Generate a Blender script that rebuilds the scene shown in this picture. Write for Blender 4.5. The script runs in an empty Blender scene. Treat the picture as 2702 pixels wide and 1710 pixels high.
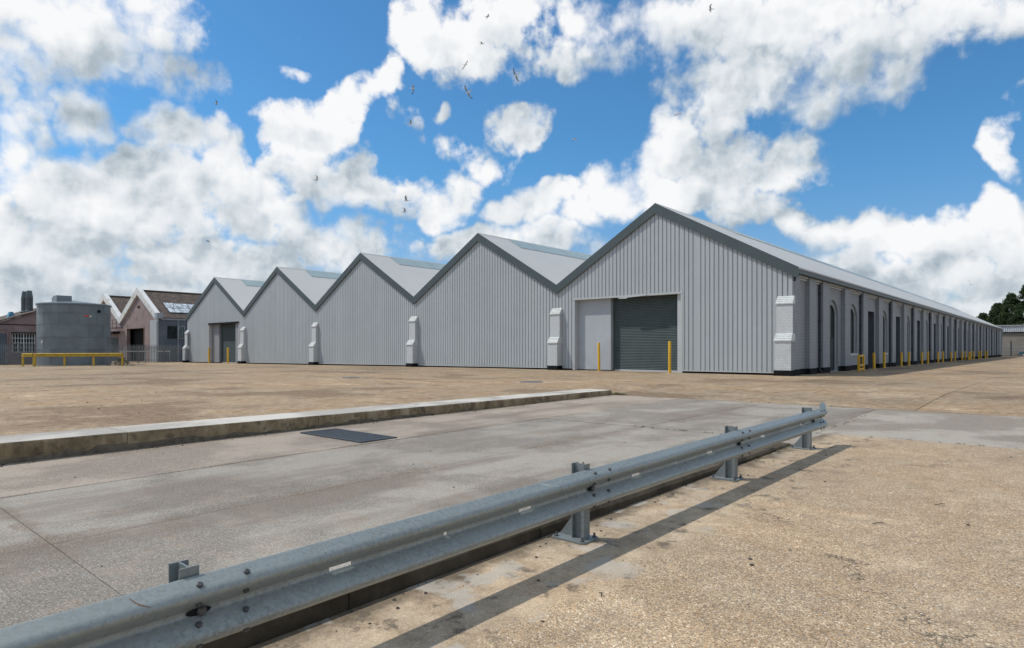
import bpy, bmesh, math, random
import numpy as np
from mathutils import Vector, Matrix
random.seed(7)
SC = bpy.context.scene
COL = SC.collection
# World axes follow the site: +Y runs along the long brick wall, +X along the gables towards the camera side.
YAW = math.radians(41.23)
FWD = Vector((-math.sin(YAW), math.cos(YAW), 0)); RGT = Vector((math.cos(YAW), math.sin(YAW), 0))
EYE = 1.27
# ---------------------------------------------------------------- camera
cam = bpy.data.cameras.new('camera'); cam_o = bpy.data.objects.new('camera', cam); COL.objects.link(cam_o)
cam.sensor_width = 36; cam.lens = 36 * 1690 / 2702; cam.shift_y = 68 / 2702
cam.clip_start = 0.05; cam.clip_end = 3000
cam_o.location = (0, 0, EYE); cam_o.rotation_euler = (math.radians(90), 0, YAW)
SC.camera = cam_o
# ---------------------------------------------------------------- sun
SUN_EL = math.radians(55)
_h = Vector((-0.85, -0.53, 0)).normalized()
SUN = Vector((_h.x * math.cos(SUN_EL), _h.y * math.cos(SUN_EL), math.sin(SUN_EL)))
sl = bpy.data.lights.new('sun', 'SUN'); sl.energy = 3.35; sl.angle = math.radians(1.0); sl.color = (1.0, 0.945, 0.86)
so = bpy.data.objects.new('sun', sl); COL.objects.link(so)
so.rotation_euler = SUN.to_track_quat('Z', 'Y').to_euler(); so.location = (-20, -10, 60)
# ---------------------------------------------------------------- colour management
vs = SC.view_settings
vs.view_transform = 'Standard'; vs.look = 'None'; vs.exposure = 0.0; vs.gamma = 1.0; vs.use_curve_mapping = False

SC.render.engine = 'CYCLES'; SC.cycles.use_denoising = True; SC.cycles.use_adaptive_sampling = True; SC.cycles.adaptive_threshold = 0.015
# ---------------------------------------------------------------- node helper
class N:
    def __init__(s, tree): s.t = tree; s.L = tree.links
    def new(s, typ, **kw):
        n = s.t.nodes.new(typ)
        for k, v in kw.items(): setattr(n, k, v)
        return n
    def put(s, sock, v):
        if isinstance(v, bpy.types.NodeSocket): s.L.new(v, sock)
        elif v is not None:
            if hasattr(sock.default_value, '__len__') and not hasattr(v, '__len__'): v = (v,) * len(sock.default_value)
            if hasattr(v, '__len__') and len(sock.default_value) == 4 and len(v) == 3: v = (*v, 1)
            sock.default_value = v
    def m(s, op, a, b=None, c=None, clamp=False):
        n = s.new('ShaderNodeMath', operation=op, use_clamp=clamp)
        for i, v in enumerate((a, b, c)):
            if v is not None: s.put(n.inputs[i], v)
        return n.outputs[0]
    def v(s, op, a, b=None, c=None):
        n = s.new('ShaderNodeVectorMath', operation=op)
        for i, x in enumerate((a, b, c)):
            if x is not None: s.put(n.inputs[i], x)
        return n.outputs['Value'] if op in ('DOT_PRODUCT', 'LENGTH', 'DISTANCE') else n.outputs[0]
    def scale(s, a, k):
        n = s.new('ShaderNodeVectorMath', operation='SCALE'); s.put(n.inputs[0], a); s.put(n.inputs['Scale'], k); return n.outputs[0]
    def noise(s, vec, scale, detail=4, rough=0.55, color=False, dist=0.0):
        n = s.new('ShaderNodeTexNoise'); s.put(n.inputs['Vector'], vec); n.inputs['Scale'].default_value = scale
        n.inputs['Detail'].default_value = detail; n.inputs['Roughness'].default_value = rough; n.inputs['Distortion'].default_value = dist
        return n.outputs['Color'] if color else n.outputs[0]
    def noise2(s, *a, **k):
        o = s.noise(*a, **k); o.node.noise_dimensions = '2D'; return o
    def vor2(s, *a, **k):
        n = s.vor(*a, **k); n.voronoi_dimensions = '2D'; return n
    def vor(s, vec, scale, feature='F1', detail=0, rough=0.5, rand=1.0):
        n = s.new('ShaderNodeTexVoronoi', feature=feature); s.put(n.inputs['Vector'], vec); n.inputs['Scale'].default_value = scale
        if 'Detail' in n.inputs: n.inputs['Detail'].default_value = detail; n.inputs['Roughness'].default_value = rough
        n.inputs['Randomness'].default_value = rand
        return n
    def ss(s, x, a, b, lo=0.0, hi=1.0, kind='SMOOTHSTEP'):
        n = s.new('ShaderNodeMapRange', interpolation_type=kind, clamp=True) if kind != 'LINEAR' else s.new('ShaderNodeMapRange', clamp=True)
        for i, v in enumerate((x, a, b, lo, hi)): s.put(n.inputs[i], v)
        return n.outputs[0]
    def mix(s, f, a, b, mode='MIX'):
        n = s.new('ShaderNodeMix', data_type='RGBA', blend_type=mode)
        s.put(n.inputs[0], f); s.put(n.inputs[6], a); s.put(n.inputs[7], b); return n.outputs[2]
    def ramp(s, f, stops, const=False):
        n = s.new('ShaderNodeValToRGB'); cr = n.color_ramp
        cr.interpolation = 'CONSTANT' if const else 'LINEAR'
        while len(cr.elements) < len(stops): cr.elements.new(0.5)
        for e, (p, c) in zip(cr.elements, stops): e.position = p; e.color = (*c, 1)
        s.put(n.inputs[0], f); return n.outputs[0]
    def xyz(s, v):
        n = s.new('ShaderNodeSeparateXYZ'); s.put(n.inputs[0], v); return n.outputs
    def comb(s, x, y, z):
        n = s.new('ShaderNodeCombineXYZ'); s.put(n.inputs[0], x); s.put(n.inputs[1], y); s.put(n.inputs[2], z); return n.outputs[0]

# ---------------------------------------------------------------- world: clear sky with broken cumulus
world = bpy.data.worlds.new('World'); SC.world = world; world.use_nodes = True
world.node_tree.nodes.clear()
w = N(world.node_tree)
STRENGTH = 0.1
def sky_dir(px, py):                       # heading (left/right of the view axis) and elevation of a point of the sky
    X = (px - 1204) / 1506; Y = (822.6 - py) / 1506
    return math.atan(X), math.atan(Y / math.hypot(1, X)), X
# cumulus heaps: centre, half width, half height, weight
HEAPS = [
 (150,55,230,105,1.1),(370,25,150,80,1.0),(300,140,130,70,.75),(60,160,110,75,.9),(205,235,92,85,1.0),(70,245,90,95,.95),(10,100,30,45,1.0),
 (10,330,65,70,1.0),(470,215,85,38,.32),(655,165,55,22,.30),(120,400,190,72,1.1),(390,325,72,66,.95),(270,380,100,50,.95),
 (500,400,110,95,1.05),(330,480,330,110,1.2),(120,560,260,110,1.15),(600,500,200,90,1.1),
 (700,310,92,66,1.0),(800,275,85,60,1.0),(893,215,42,62,.95),(720,395,85,60,.9),(835,430,98,72,1.0),(930,290,32,28,.32),(1016,262,30,26,.62),
 (1075,440,75,50,.95),(1010,480,95,55,.95),(1060,355,70,42,.40),(1145,375,40,38,.45),(1207,290,52,58,.80),(1215,490,90,42,.9),
 (1000,95,105,88,1.0),(1120,110,150,78,1.0),(1290,120,100,50,.68),(1240,25,150,50,.75),(1440,130,85,55,.42),(1430,40,130,60,.52),
 (1650,60,190,110,.92),(1900,70,260,130,1.05),(2180,40,230,95,1.05),(1740,215,170,95,.92),(1950,190,180,85,.85),(2080,200,90,60,.62),(1720,300,70,42,.55),
 (1620,345,80,62,1.0),(1720,400,150,85,1.0),(1880,370,105,62,.95),(1560,430,150,70,1.0),(1420,450,90,58,.95),(1330,500,110,50,.95),(1800,480,150,50,.85),
 (2405,345,52,85,.9),(1945,545,85,72,1.0),(2070,540,95,75,1.0),(2200,580,150,100,1.05),(2310,520,90,62,1.0),(2390,600,110,110,1.05),(2080,650,240,80,1.05),
 (150,660,300,80,1.15),(480,620,260,70,1.1),(800,570,190,60,.95),(1200,575,260,50,.95),(640,680,240,50,1.0)]
fld = bpy.data.node_groups.new('cloud_field', 'ShaderNodeTree')
fld.interface.new_socket('P', in_out='INPUT', socket_type='NodeSocketVector')
fld.interface.new_socket('F', in_out='OUTPUT', socket_type='NodeSocketFloat')
g = N(fld); gi = g.new('NodeGroupInput'); go = g.new('NodeGroupOutput')
acc = None
for cx, cy, rx, ry, wt in HEAPS:
    az, el, X = sky_dir(cx, cy)
    sx = 1506 * (1 + X * X) / rx / 1.11; sy = 1506 * math.hypot(1, X) / ry / 1.11
    q = g.v('MULTIPLY_ADD', gi.outputs[0], (sx, sy, 0), (-az * sx, -el * sy, 0))
    dd = g.v('DOT_PRODUCT', q, q)
    f = g.m('MULTIPLY_ADD', dd, -wt, wt)
    acc = f if acc is None else g.m('SMOOTH_MAX', acc, f, 0.22)
g.L.new(acc, go.inputs[0])

d = w.v('NORMALIZE', w.new('ShaderNodeTexCoord').outputs['Generated'])
dz = w.xyz(d)[2]
dr = w.v('DOT_PRODUCT', d, tuple(RGT)); df = w.v('DOT_PRODUCT', d, tuple(FWD))
az = w.m('ARCTAN2', dr, df); el = w.m('ARCSINE', dz)
P = w.comb(az, el, 0.0)
def noise2(vec, scale, detail, rough, off=(0, 0, 0)):
    n = w.new('ShaderNodeTexNoise', noise_dimensions='2D'); w.put(n.inputs['Vector'], w.v('ADD', vec, off)); n.inputs['Scale'].default_value = scale
    n.inputs['Detail'].default_value = detail; n.inputs['Roughness'].default_value = rough
    return n.outputs[0]
def bill2(vec, scale, detail, rough):
    n = w.new('ShaderNodeTexVoronoi', voronoi_dimensions='2D', feature='F1'); w.put(n.inputs['Vector'], vec); n.inputs['Scale'].default_value = scale
    n.inputs['Detail'].default_value = detail; n.inputs['Roughness'].default_value = rough
    return n.outputs['Distance']
wx = w.m('SUBTRACT', noise2(P, 6.0, 3, 0.5), 0.5); wy = w.m('SUBTRACT', noise2(P, 7.0, 3, 0.5, (9.1, 3.7, 0)), 0.5)
Pw = w.v('ADD', P, w.comb(w.m('MULTIPLY', wx, 0.15), w.m('MULTIPLY', wy, 0.12), 0.0))
# clouds all over the sky: the heaps in view, the same sort of broken cumulus elsewhere
gen = noise2(w.v('MULTIPLY', Pw, (1.0, 1.5, 0)), 2.4, 3, 0.55, (4.0, 0, 0))
gen2 = w.m('MINIMUM', w.m('MULTIPLY_ADD', gen, 7.0, -2.95), 1.1)
away = w.ss(df, 0.76, 0.60)
def field(pv):
    n = w.new('ShaderNodeGroup'); n.node_tree = fld; w.put(n.inputs[0], pv)
    return w.m('MAXIMUM', n.outputs[0], -1.5)
def blend_away(f):
    return w.m('ADD', w.m('MULTIPLY', f, w.m('SUBTRACT', 1.0, away)), w.m('MULTIPLY', gen2, away))
Pj = w.v('ADD', P, w.comb(w.m('MULTIPLY', w.m('SUBTRACT', noise2(P, 26, 3, 0.6, (3.3, 1.1, 0)), 0.5), 0.035), w.m('MULTIPLY', w.m('SUBTRACT', noise2(P, 28, 3, 0.6, (6.3, 4.1, 0)), 0.5), 0.035), 0.0))
def billow(pv):                                    # rounded heads on rounded heads
    return w.m('ADD', w.m('MULTIPLY', bill2(pv, 11, 0, 0.5), 0.62), w.m('MULTIPLY', bill2(pv, 31, 1.0, 0.5), 0.38))
puff = billow(Pj)
pf = w.m('SUBTRACT', 0.40, puff)
fin = w.m('SUBTRACT', noise2(P, 19, 8, 0.62, (2.2, 7.7, 0)), 0.5)
F0 = blend_away(field(Pw))
F1 = blend_away(field(w.v('ADD', Pw, (-0.030, 0.070, 0))))
F0 = w.m('SMOOTH_MAX', F0, w.ss(el, 0.20, 0.05, -0.55, 0.75), 0.2)
D = w.m('ADD', F0, w.m('ADD', w.m('MULTIPLY', pf, 1.0), w.m('MULTIPLY', fin, 1.5)))
# ragged wisps where the air is moist, crisp rims on the heaps
crisp = w.ss(noise2(P, 4.0, 2, 0.5, (5.5, 1.5, 0)), 0.36, 0.56)
mask = w.ss(D, w.m('MULTIPLY_ADD', crisp, 0.18, -0.24), w.m('MULTIPLY_ADD', crisp, -0.30, 0.84))
# relief: brighter towards the sun-side rim, grey where thick cloud lies between the eye and the sun
sh = (-0.007, 0.012, 0)
puff2 = billow(w.v('ADD', Pj, sh))
fin2 = noise2(w.v('ADD', P, (-0.010, 0.018, 0)), 17, 4, 0.55, (2.2, 7.7, 0)); fin1 = noise2(P, 17, 4, 0.55, (2.2, 7.7, 0))
rel = w.m('ADD', w.m('SUBTRACT', F0, F1), w.m('ADD', w.m('MULTIPLY', w.m('SUBTRACT', puff2, puff), 1.5), w.m('MULTIPLY', w.m('SUBTRACT', fin1, fin2), 1.3)))
soft = noise2(w.v('MULTIPLY', P, (1.0, 1.8, 0)), 4.5, 4, 0.5, (1.3, 8.2, 0))
thick = w.ss(D, 0.30, 1.25)
light = w.m('ADD', w.m('MULTIPLY_ADD', rel, 0.46, 0.86), w.m('MULTIPLY', thick, w.m('MULTIPLY_ADD', soft, 1.9, -1.12)))
light = w.m('MULTIPLY', w.m('MINIMUM', w.m('MAXIMUM', light, 0.34), 1.35), 1 / 1.35)
ccol = w.ramp(light, [(0.24, (0.36, 0.43, 0.49)), (0.42, (0.48, 0.55, 0.61)), (0.58, (0.66, 0.715, 0.76)), (0.76, (0.82, 0.85, 0.88)), (1.0, (0.95, 0.955, 0.965))])
ccol = w.scale(ccol, 1.0 / STRENGTH)
sky = w.new('ShaderNodeTexSky', sky_type='NISHITA'); sky.sun_disc = False
sky.sun_elevation = SUN_EL; sky.sun_rotation = math.atan2(SUN.x, SUN.y)
sky.altitude = 0; sky.air_density = 1.0; sky.dust_density = 0.3; sky.ozone_density = 2.2
tint = w.mix(w.ss(el, 0.02, 0.30), (0.84, 0.92, 1.12), (0.56, 1.08, 1.34))
skyc = w.mix(1.0, sky.outputs[0], tint, 'MULTIPLY')
col = w.mix(mask, skyc, ccol)
bg = w.new('ShaderNodeBackground'); w.put(bg.inputs[0], col); bg.inputs[1].default_value = STRENGTH
wo = w.new('ShaderNodeOutputWorld'); w.L.new(bg.outputs[0], wo.inputs[0])
world.cycles.sampling_method = 'MANUAL'; world.cycles.sample_map_resolution = 512
# ---------------------------------------------------------------- mesh helpers
class MB:
    """collects faces; build() links them as one mesh object"""
    def __init__(s): s.v = []; s.f = []; s.mi = []
    def face(s, pts, m=0):
        k = len(s.v); s.v += [tuple(p) for p in pts]; s.f.append(tuple(range(k, k + len(pts)))); s.mi.append(m)
    def box(s, x0, x1, y0, y1, z0, z1, m=0, skip=''):
        k = len(s.v)
        s.v += [(x, y, z) for z in (z0, z1) for y in (y0, y1) for x in (x0, x1)]
        F = {'b': (0, 2, 3, 1), 't': (4, 5, 7, 6), 's': (0, 1, 5, 4), 'n': (2, 6, 7, 3), 'w': (0, 4, 6, 2), 'e': (1, 3, 7, 5)}
        for key, q in F.items():
            if key not in skip: s.f.append(tuple(k + i for i in q)); s.mi.append(m)
    def prism(s, poly, axis, a, b, m=0, caps=True):
        """extrude a 2D outline along an axis; axis 'x': (y,z), 'y': (x,z), 'z': (x,y)"""
        def P(p, t): return {'x': (t, p[0], p[1]), 'y': (p[0], t, p[1]), 'z': (p[0], p[1], t)}[axis]
        n = len(poly); k = len(s.v)
        s.v += [P(p, a) for p in poly] + [P(p, b) for p in poly]
        for i in range(n):
            j = (i + 1) % n; s.f.append((k + i, k + j, k + n + j, k + n + i)); s.mi.append(m)
        if caps:
            s.f.append(tuple(k + i for i in reversed(range(n)))); s.f.append(tuple(k + n + i for i in range(n))); s.mi += [m, m]
    def lathe(s, prof, cx=0, cy=0, n=16, m=0, cap=True):
        k = len(s.v)
        for r, z in prof:
            s.v += [(cx + r * math.cos(2 * math.pi * i / n), cy + r * math.sin(2 * math.pi * i / n), z) for i in range(n)]
        for j in range(len(prof) - 1):
            for i in range(n):
                i2 = (i + 1) % n; s.f.append((k + j * n + i, k + j * n + i2, k + (j + 1) * n + i2, k + (j + 1) * n + i)); s.mi.append(m)
        if cap:
            s.f.append(tuple(k + i for i in reversed(range(n)))); s.f.append(tuple(k + (len(prof) - 1) * n + i for i in range(n))); s.mi += [m, m]
    def tube(s, p, q, r, n=8, m=0, r2=None):
        p = Vector(p); q = Vector(q); ax = (q - p); L = ax.length; ax.normalize()
        u = ax.orthogonal().normalized(); w_ = ax.cross(u); k = len(s.v); r2 = r if r2 is None else r2
        for c, rr in ((p, r), (q, r2)):
            s.v += [tuple(c + (u * math.cos(2 * math.pi * i / n) + w_ * math.sin(2 * math.pi * i / n)) * rr) for i in range(n)]
        for i in range(n):
            j = (i + 1) % n; s.f.append((k + i, k + j, k + n + j, k + n + i)); s.mi.append(m)
        s.f.append(tuple(k + i for i in reversed(range(n)))); s.f.append(tuple(k + n + i for i in range(n))); s.mi += [m, m]
    def mesh(s, name, mats, smooth=False, fix=True):
        me = bpy.data.meshes.new(name); me.from_pydata(s.v, [], s.f)
        for mt in (mats if isinstance(mats, (list, tuple)) else [mats]): me.materials.append(mt)
        me.polygons.foreach_set('material_index', s.mi)
        if fix:
            bm = bmesh.new(); bm.from_mesh(me); bmesh.ops.recalc_face_normals(bm, faces=bm.faces); bm.to_mesh(me); bm.free()
        if smooth:
            me.polygons.foreach_set('use_smooth', [True] * len(me.polygons))
        me.update(); return me
    def build(s, name, mats, parent=None, smooth=False, fix=True):
        return link(name, s.mesh(name, mats, smooth, fix), parent)
def link(name, me, parent=None, loc=None, rz=None):
    o = bpy.data.objects.new(name, me); COL.objects.link(o)
    if loc is not None: o.location = loc
    if rz is not None: o.rotation_euler = (0, 0, rz)
    if parent is not None:
        o.parent = parent; o.matrix_parent_inverse = parent['_inv'] if False else PINV.get(parent.name, Matrix.Identity(4))
    return o
PINV = {}
def tag(o, label, cat, group=None, kind=None):
    o['label'] = label; o['category'] = cat
    if group: o['group'] = group
    if kind: o['kind'] = kind
    return o
def struct(o, label=None):
    o['kind'] = 'structure'
    if label: o['label'] = label
    return o
def thing(name, loc, label, cat, group=None, world=True, rz=0):
    """an Empty at the thing's base; with world=True its parts are given in world coordinates"""
    o = bpy.data.objects.new(name, None); COL.objects.link(o); o.location = loc; o.rotation_euler = (0, 0, rz)
    o.empty_display_size = 0.3
    if world: PINV[o.name] = Matrix.Translation(-Vector(loc))
    return tag(o, label, cat, group)
def smooth_by_angle(me, deg=40):
    me.polygons.foreach_set('use_smooth', [True] * len(me.polygons))
    bm = bmesh.new(); bm.from_mesh(me)
    bmesh.ops.remove_doubles(bm, verts=bm.verts, dist=1e-5)
    for e in bm.edges:
        e.smooth = len(e.link_faces) == 2 and e.calc_face_angle(0) < math.radians(deg)
    bm.to_mesh(me); bm.free()

# ---------------------------------------------------------------- materials
def newmat(name):
    m = bpy.data.materials.new(name); m.use_nodes = True; m.node_tree.nodes.clear(); n = N(m.node_tree)
    b = n.new('ShaderNodeBsdfPrincipled'); o = n.new('ShaderNodeOutputMaterial'); n.L.new(b.outputs[0], o.inputs[0])
    pos = n.new('ShaderNodeNewGeometry').outputs['Position']
    return m, n, b, pos
def bump(n, b, h, strength=0.5, dist=0.01):
    bp = n.new('ShaderNodeBump'); bp.inputs['Strength'].default_value = strength; bp.inputs['Distance'].default_value = dist
    n.put(bp.inputs['Height'], h); n.L.new(bp.outputs[0], b.inputs['Normal'])
def plain(name, col, rough=0.5, metal=0.0, var=0.12, vscale=3.0, dirt=None, dscale=1.2, damt=0.5, bmp=0.0, bscale=40, spec=0.5, rnd=0.0):
    m, n, b, pos = newmat(name)
    c = n.mix(n.ss(n.noise(pos, vscale, 5, 0.6), 0.3, 0.7), tuple(x * (1 - var) for x in col), tuple(min(1, x * (1 + var)) for x in col))
    if rnd: c = n.mix(1.0, c, n.ramp(n.new('ShaderNodeObjectInfo').outputs['Random'], [(0.0, (1 - rnd,) * 3), (1.0, (1 + rnd,) * 3)]), 'MULTIPLY')
    if dirt:
        f = n.m('MULTIPLY', n.ss(n.noise(pos, dscale, 6, 0.65), 0.48, 0.75), damt)
        c = n.mix(f, c, dirt)
    n.put(b.inputs['Base Color'], c); b.inputs['Roughness'].default_value = rough; b.inputs['Metallic'].default_value = metal
    b.inputs['Specular IOR Level'].default_value = spec
    if bmp: bump(n, b, n.noise(pos, bscale, 4, 0.6), bmp, 0.01)
    return m
M = {}
M['cladding'] = plain('cladding', (0.405, 0.44, 0.462), 0.42, 0, 0.03, 0.7, (0.39, 0.405, 0.405), 0.35, 0.35, rnd=0.035)
M['trim_grey'] = plain('trim_grey', (0.47, 0.49, 0.50), 0.45, 0, 0.04, 2)
M['fascia'] = plain('fascia', (0.060, 0.082, 0.089), 0.5, 0, 0.05, 1.0)
M['roof'] = plain('roof', (0.50, 0.50, 0.49), 0.6, 0, 0.03, 0.25)
M['shutter'] = plain('shutter', (0.085, 0.112, 0.116), 0.65, 0.0, 0.08, 1.5, spec=0.15)
M['render_panel'] = plain('render_panel', (0.40, 0.43, 0.465), 0.6, 0, 0.05, 0.9, (0.33, 0.34, 0.35), 0.8, 0.4)
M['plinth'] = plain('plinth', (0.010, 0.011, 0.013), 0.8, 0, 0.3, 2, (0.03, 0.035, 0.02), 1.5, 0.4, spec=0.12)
M['dark_door'] = plain('dark_door', (0.03, 0.045, 0.055), 0.5, 0, 0.15, 2, spec=0.12)
M['dark_gap'] = plain('dark_gap', (0.015, 0.016, 0.017), 0.9, spec=0.12)
M['downpipe'] = plain('downpipe', (0.055, 0.062, 0.075), 0.5, 0, 0.1, 2, spec=0.12)
M['yellow'] = plain('yellow', (0.72, 0.40, 0.012), 0.45, 0, 0.08, 5, (0.30, 0.20, 0.06), 4, 0.35)
M['yellow_old'] = plain('yellow_old', (0.50, 0.33, 0.03), 0.55, 0, 0.15, 3, (0.16, 0.11, 0.04), 2.5, 0.6)
M['frame_grey'] = plain('frame_grey', (0.30, 0.33, 0.36), 0.5)
M['white_paint'] = plain('white_paint', (0.72, 0.73, 0.72), 0.6, 0, 0.05, 3)
M['concrete_pad'] = plain('concrete_pad', (0.42, 0.39, 0.34), 0.85, 0, 0.12, 5)
M['bolt'] = plain('bolt', (0.10, 0.10, 0.105), 0.5, 0.6, 0.2, 60)
M['rust'] = plain('rust', (0.16, 0.08, 0.04), 0.8, 0, 0.3, 10)

def brick_mat(name, colr, dirt, bstr=0.55):
    m, n, b, pos = newmat(name)
    X = n.xyz(pos); uv = n.comb(n.m('ADD', X[0], X[1]), X[2], 0.0)
    t = n.new('ShaderNodeTexBrick'); n.put(t.inputs['Vector'], uv)
    t.inputs['Scale'].default_value = 1.0; t.inputs['Brick Width'].default_value = 0.225; t.inputs['Row Height'].default_value = 0.075
    t.inputs['Mortar Size'].default_value = 0.010; t.inputs['Mortar Smooth'].default_value = 0.4
    t.inputs['Color1'].default_value = (*[c * 0.93 for c in colr], 1); t.inputs['Color2'].default_value = (*colr, 1)
    t.inputs['Mortar'].default_value = (*[c * (0.5 if bstr > 0.9 else 0.72) for c in colr], 1)
    nz = n.noise(pos, 1.1, 6, 0.65)
    c = n.mix(n.m('MULTIPLY', n.ss(nz, 0.5, 0.75), 0.55), t.outputs['Color'], dirt)
    c = n.mix(n.ss(n.noise(pos, 14, 3, 0.6), 0.35, 0.7), c, n.mix(1.0, c, (0.9, 0.9, 0.9), 'MULTIPLY'))
    n.put(b.inputs['Base Color'], c); b.inputs['Roughness'].default_value = 0.6
    bump(n, b, n.m('ADD', n.m('SUBTRACT', 1.0, t.outputs['Fac']), n.m('MULTIPLY', n.noise(pos, 30, 3), 0.4)), bstr, 0.012)
    return m
M['white_brick'] = brick_mat('white_brick', (0.36, 0.38, 0.41), (0.24, 0.24, 0.25), 1.0)  # darker copy of the white brick; wall shade is put into its colour
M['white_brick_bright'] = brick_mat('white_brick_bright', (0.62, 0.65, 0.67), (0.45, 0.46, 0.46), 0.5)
M['cap_paint'] = plain('cap_paint', (0.58, 0.61, 0.61), 0.6, 0, 0.08, 8, (0.30, 0.31, 0.28), 6, 0.6, 0.3, 30)
M['pink_render'] = plain('pink_render', (0.28, 0.21, 0.205), 0.85, 0, 0.10, 0.8, (0.12, 0.095, 0.092), 0.9, 0.65)
M['coping_white'] = plain('coping_white', (0.68, 0.69, 0.69), 0.7, 0, 0.06, 2, (0.42, 0.36, 0.18), 1.1, 0.75)
M['blue_wall'] = plain('blue_wall', (0.10, 0.125, 0.155), 0.75, 0, 0.15, 0.9, (0.2, 0.21, 0.22), 0.7, 0.4)
M['fence_steel'] = plain('fence_steel', (0.19, 0.215, 0.235), 0.5, 0.3, 0.15, 3)
M['tank_steel'] = plain('tank_steel', (0.165, 0.20, 0.22), 0.45, 0.15, 0.12, 0.8, (0.125, 0.15, 0.165), 0.6, 0.5, rnd=0.10)
M['flue'] = plain('flue', (0.10, 0.125, 0.13), 0.45, 0.3, 0.1, 2)
M['blue_vent'] = plain('blue_vent', (0.08, 0.28, 0.42), 0.5)
M['red_mark'] = plain('red_mark', (0.55, 0.06, 0.05), 0.5)
M['rubble'] = plain('rubble', (0.09, 0.10, 0.06), 0.9, 0, 0.4, 6, (0.35, 0.33, 0.28), 4, 0.8)
M['black_rubber'] = plain('black_rubber', (0.02, 0.02, 0.021), 0.8)
M['stone_dark'] = plain('stone_dark', (0.06, 0.052, 0.045), 0.9, 0, 0.4, 30)
M['twig'] = plain('twig', (0.05, 0.042, 0.035), 0.9)
M['moss'] = plain('moss', (0.075, 0.085, 0.025), 0.95, 0, 0.4, 30)
M['iron'] = plain('iron', (0.085, 0.095, 0.105), 0.45, 0.4, 0.2, 20)

def corrugated_mat():
    m, n, b, pos = newmat('old_roof'); X = n.xyz(pos)
    c = n.ramp(n.noise(pos, 1.6, 7, 0.72), [(0.30, (0.028, 0.022, 0.02)), (0.48, (0.075, 0.055, 0.045)), (0.60, (0.115, 0.085, 0.07)), (0.75, (0.20, 0.16, 0.13))])
    n.put(b.inputs['Base Color'], c); b.inputs['Roughness'].default_value = 0.9
    return m
M['old_roof'] = corrugated_mat()
def glass_mat(name, col, rough=0.08, alpha=None):
    m, n, b, pos = newmat(name)
    c = n.mix(n.ss(n.noise(pos, 1.7, 3), 0.35, 0.65), tuple(x * 0.6 for x in col), tuple(x * 1.3 for x in col))
    n.put(b.inputs['Base Color'], c); b.inputs['Roughness'].default_value = rough; b.inputs['Specular IOR Level'].default_value = 0.6
    return m
M['dark_glass'] = glass_mat('dark_glass', (0.018, 0.024, 0.024), 0.3)
M['dark_glass'].node_tree.nodes['Principled BSDF'].inputs['Specular IOR Level'].default_value = 0.18
M['reveal_paint'] = plain('reveal_paint', (0.095, 0.11, 0.13), 0.7, 0, 0.15, 1.2, spec=0.2)  # shade of the deep doorways painted into the reveal colour
M['green_glass'] = glass_mat('green_glass', (0.05, 0.09, 0.08), 0.2)
M['rooflight'] = plain('rooflight', (0.32, 0.40, 0.40), 0.35, 0, 0.06, 0.5)
M['rooflight_old'] = glass_mat('rooflight_old', (0.55, 0.60, 0.64), 0.25)

def galv(name, col, dark=1.0):
    m, n, b, pos = newmat(name)
    v = n.vor(pos, 55, 'F1', 1.5, 0.6)
    g1 = n.xyz(v.outputs['Color'])[0]
    big = n.noise(n.v('MULTIPLY', pos, (1.0, 0.35, 3.0)), 3.2, 5, 0.65)
    f = n.m('ADD', n.m('MULTIPLY', g1, 0.35), n.m('MULTIPLY', big, 0.8))
    c = n.ramp(f, [(0.30, tuple(x * 0.78 for x in col)), (0.55, col), (0.85, tuple(min(1, x * 1.18) for x in col))])
    st = n.ss(n.noise(pos, 9, 6, 0.7), 0.66, 0.74)
    c = n.mix(n.m('MULTIPLY', st, 0.55), c, (0.10, 0.085, 0.065))
    n.put(b.inputs['Base Color'], c); b.inputs['Metallic'].default_value = 0.3
    n.put(b.inputs['Roughness'], n.ss(f, 0.3, 0.9, 0.58, 0.38))
    bump(n, b, n.m('ADD', n.noise(pos, 7, 3), n.m('MULTIPLY', g1, 0.08)), 0.25, 0.01)
    return m
M['galvanised'] = galv('galvanised', (0.25, 0.28, 0.28))
M['galvanised_post'] = galv('galvanised_post', (0.19, 0.215, 0.22))

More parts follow.
